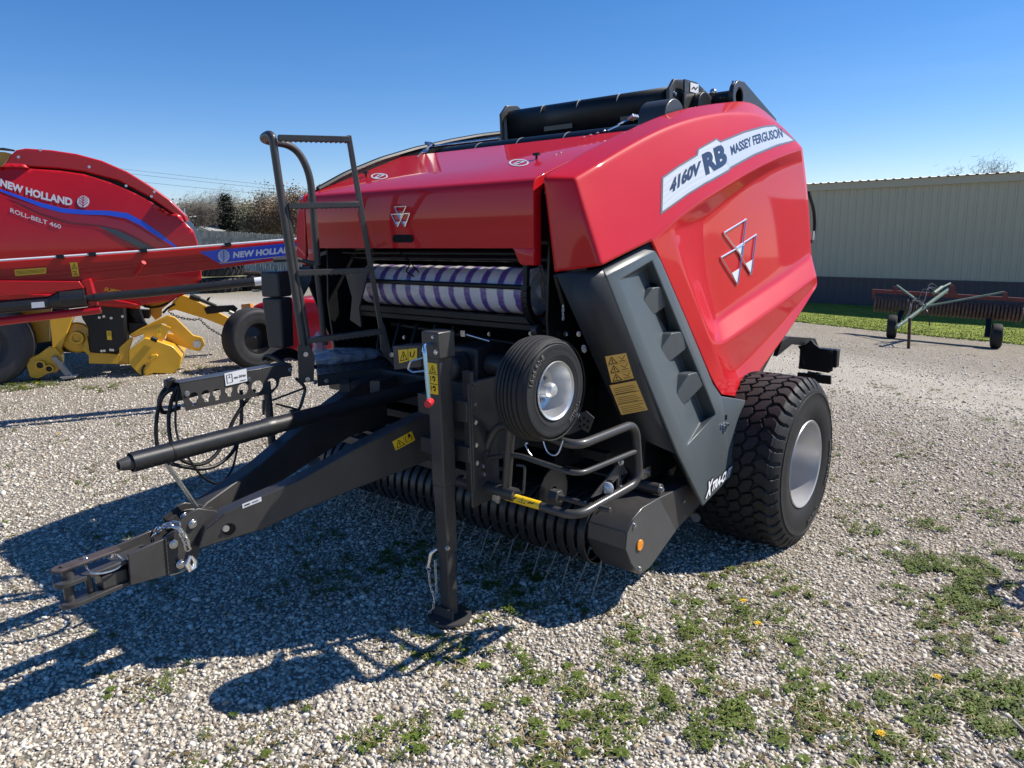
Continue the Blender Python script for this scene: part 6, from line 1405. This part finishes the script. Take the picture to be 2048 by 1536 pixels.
# ---- lying tractor tyres and scrap steel by the fence
tp_=PG(450,585)
def lug_tyre(c,R__,W,lb):
    th=thing('tractor_tyre',lb,'tyre',c,'tractor tyres stacked flat on the grass'); b=nb(); lathe(b,[(-W/2,R__*.6),(-W/2,R__*.9),(-W*.3,R__*.97),(W*.3,R__*.97),(W/2,R__*.9),(W/2,R__*.6),(0,R__*.55),(-W/2,R__*.6)],c,(0,0,1),48)
    obj('carcass',b,'rubber',th); b=nb()
    for k in range(44):
        a=2*PI*k/44; s=1 if k%2 else -1; p=c+V((math.cos(a)*R__,math.sin(a)*R__,s*W*.22)); box(b,p,(.05,.05,W*.56),rz=a,rx=.55*s)
    obj('lugs',b,'rubber',th); return th
for k,(px_,zz) in enumerate(((448,.25),(443,.02),(470,.02))):
    q=PG(px_,583); lug_tyre(V((q.x,q.y+(.9 if k==2 else 0),q.z+zz+.2+(.0 if k else .22))),.62 if k!=1 else .66,.38,['upper tractor tyre of the flat stack beyond the ladder','lower tractor tyre at the bottom of the flat stack','third tractor tyre lying behind the stack'][k])
SI=thing('implement_frame','low rusty implement frame lying by the tractor tyres','implement frame',PG(520,583)); q0=PG(500,584); 
for nm,pts_,r_ in (('frame_bar',((470,545),(560,550)),.07),('frame_bar',((480,572),(560,577)),.05),('frame_bar',((500,560),(600,566)),.05),('frame_post',((498,545),(500,590)),.06),('frame_post',((540,548),(542,592)),.06)):
    b=nb(); d1=(q0-C).dot(-back); tube(b,[PD(x,y,d1+.5) for x,y in pts_],r_,n=8); obj(nm,b,'rust',SI)
for (x0,y0,x1,y1) in ((505,583,560,588),(510,590,562,598)):
    b=nb(); tube(b,[PD(x0,y0,d1),PD(x1,y1,d1)],.03,n=6); obj('steel_rod',b,'zinc',SI)
# ---- cultipacker by the lawn
w1=PG(1785,677); w2=PG(1992,697); uh=(w2-w1); uh.z=0; Lh=uh.length; uh.normalize(); HPf,nH=nplane((w1.x,w1.y,0),(uh.x,uh.y)); 
CU=thing('cultipacker','old red and green cultipacker with ringed rollers parked between gravel and lawn','cultipacker',(w1+w2)/2)
for wc_,(px_,py_) in ((w1,(1784,653)),(w2,(1993,672))):
    c_=HPf(px_,py_); Rw=(c_.z-ground(c_.x,c_.y)); b=nb(); lathe(b,[(-.07,Rw*.55),(-.09,Rw*.8),(-.07,Rw*.96),(0,Rw),(.07,Rw*.96),(.09,Rw*.8),(.07,Rw*.55)],c_,tuple(uh),40); obj('tyre',b,'rubber',CU)
    b=nb(); lathe(b,[(.06,Rw*.56),(.05,Rw*.5),(.0,Rw*.4),(.02,.04),(.06,0)],c_,tuple(uh),24); lathe(b,[(-.06,Rw*.56),(-.02,Rw*.4),(-.02,0)],c_,tuple(uh),24); obj('rim',b,'white',CU)
HB2,_=nplane((w1.x,w1.y,0),(uh.x,uh.y),.35)
g0=HB2(1748,606); g1=HB2(2046,627); gd=(g1-g0).normalized(); gl=(g1-g0).length; nr=40
M['rustdark']=mat('dark_rusty_cast_iron',(.13,.08,.06),.7,.1,0,var=.4,vscale=14,dirt=.45,dcol=(.13,.08,.055))
for k in range(nr):
    c_=g0+gd*(gl*(k+.5)/nr); w_=gl/nr*.46; b=nb(); rr_=.175 if k not in (9,) else .185; w_*=.82; lathe(b,[(-w_,0),(-w_,rr_*.88),(-w_*.5,rr_),(w_*.5,rr_),(w_,rr_*.88),(w_,0)],c_,tuple(gd),20); obj('packer_ring',b,'rustdark',CU,False)
b=nb(); bar(b,HB2(1745,582),HB2(2060,601),.07,.075); obj('frame_bar',b,'oldred',CU)
for pts_ in (((1787,573),(1795,573),(1795,589),(1785,589)),((2006,584),(2014,584),(2016,600),(2005,600)),((1901,570),(1908,570),(1916,592),(1897,592)),((1744,579),(1750,579),(1750,600),(1744,596)),((2036,620),(2044,612),(2042,640),(2038,642))):
    b=nb(); prism(b,[HB2(x,y) for x,y in pts_],nH*-.05); obj('frame_upright',b,'oldred',CU)
tip=PD(1793,655,(PG(1817,697)-C).dot(-back)-.15); apex=HB2(1900,569); mid=tip.lerp(apex,.0)
b=nb(); bar(b,tip,HB2(1898,578),.05,.055); obj('tongue',b,'green',CU,bevel=.008)
b=nb(); tube(b,[tip.lerp(apex,.66)+V((0,0,.09)),tip.lerp(apex,.82)+V((0,0,.08))],.035); tube(b,[tip.lerp(apex,.8)+V((0,0,.08)),apex+V((0,0,.02))],.02); obj('cylinder',b,'green',CU)
kk_=tip.lerp(HB2(1898,578),.52)
for p in (HB2(1794,571),HB2(2008,584)): b=nb(); bar(b,p,kk_,.03,.03); obj('brace',b,'green',CU)
b=nb(); q=PG(1817,697); bar(b,q,q+V((-.02,0,.54)),.045,.045,(1,0,0)); obj('jack_post',b,'rust',CU)
for (a_,c_) in (((1803,625),(1796,645)),((1980,640),(1974,674))): b=nb(); bar(b,HPf(*a_)+nH*.2,HPf(*c_),.05,.09,(1,0,0)); obj('wheel_arm',b,'deep',CU)
rh=random.Random(4)
for k in range(9):
    b=nb(); t0=rh.uniform(.35,.8); p=tip.lerp(apex,t0); q=tip.lerp(apex,t0-.3); tube(b,[p+V((0,0,.1)),p.lerp(q,.3)+V((-.08,-.05,.22+.1*rh.random())),p.lerp(q,.7)+V((.05-.12*rh.random(),-.08,.08)),q+V((0,0,.06))],.009,.15,6); obj('hydraulic_hose',b,'black' if k%2 else 'dark',CU)
b=nb(); tube(b,[kk_+V((0,0,.05)),PD(1853,620,13.2),PD(1858,640,13.2),PD(1859,652,13.2)],.011,.1,8); obj('hydraulic_hose',b,'black',CU)
# ---- shadow casters added outside the right edge; only two rod tips show
q=PG(2020,722); TR_=thing('unseen_shadow_deck','unseen flat deck added outside the right edge to cast the shadow in view','shadow caster',q+V((.9,1.1,0)))
b=nb(); o_=q+V((1.25,1.3,0)); box(b,o_+V((.9,.5,1.25)),(2.2,1.2,.08),rz=.3); obj('deck',b,'dark',TR_)  # added deck on legs, out of view, there for its shadow
for dx,dy in ((-.1,0),(1.9,.4),(.2,1.0),(1.7,1.2)): b=nb(); box(b,o_+V((dx,dy,.62)),(.08,.08,1.25)); obj('leg',b,'dark',TR_)
q=PG(2030,1190); RK=thing('added_rake','two dark rod tips at the bottom right corner, on an added rake that casts a shadow','rake',q+V((.9,.5,0)))
o_=q+V((.57,.76,1))*.75; rc=V((o_.x+.30,o_.y+.12,.62)); rn=V((.55,-.45,.70)).normalized()  # unseen rake wheel, added and shaped for the rounded shadow at the edge
b=nb(); lathe(b,[(-.012,.36),(.012,.36),(.012,.40),(-.012,.40),(-.012,.36)],rc,tuple(rn),48); obj('rake_wheel_rim',b,'oldred',RK)
b=nb(); lathe(b,[(-.03,.0),(-.03,.26),(-.015,.30),(-.01,.0)],rc,tuple(rn),32); obj('wind_guard_disc',b,'dark',RK)
u1,u2,_=frame(rn)
for k in range(24):
    a=2*PI*k/24; d=u1*math.cos(a)+u2*math.sin(a); t_=u2*math.cos(a)-u1*math.sin(a); b=nb(); tube(b,[rc+d*.24,rc+d*.42,rc+d*.52+t_*.08],.004,.03,6); obj('rake_tine',b,'dark',RK)
arm=V((rc.x+.55,rc.y+.35,.95)); b=nb(); tube(b,[rc,rc-rn*.12,arm],.028,.06); obj('wheel_arm',b,'oldred',RK)
b=nb(); bar(b,arm-V((.5,.9,0)),arm+V((.9,1.6,0)),.09,.09); obj('tool_bar',b,'oldred',RK,bevel=.006)
for f_ in (-.3,1.2): b=nb(); p_=arm+V((.5,.9,0))*f_; tube(b,[p_,V((p_.x,p_.y,ground(p_.x,p_.y)))],.03); obj('stand',b,'dark',RK)
for (a_,c_) in (((2026,1440),(2120,1530)),((2016,1512),(2090,1570))):
    p=PD(*a_,2.25); e=PD(*c_,2.15); b=nb(); tube(b,[p,e,arm-V((.5,.9,0))*.9],[.008,.009,.012],0,10); obj('tine',b,'dark',RK)
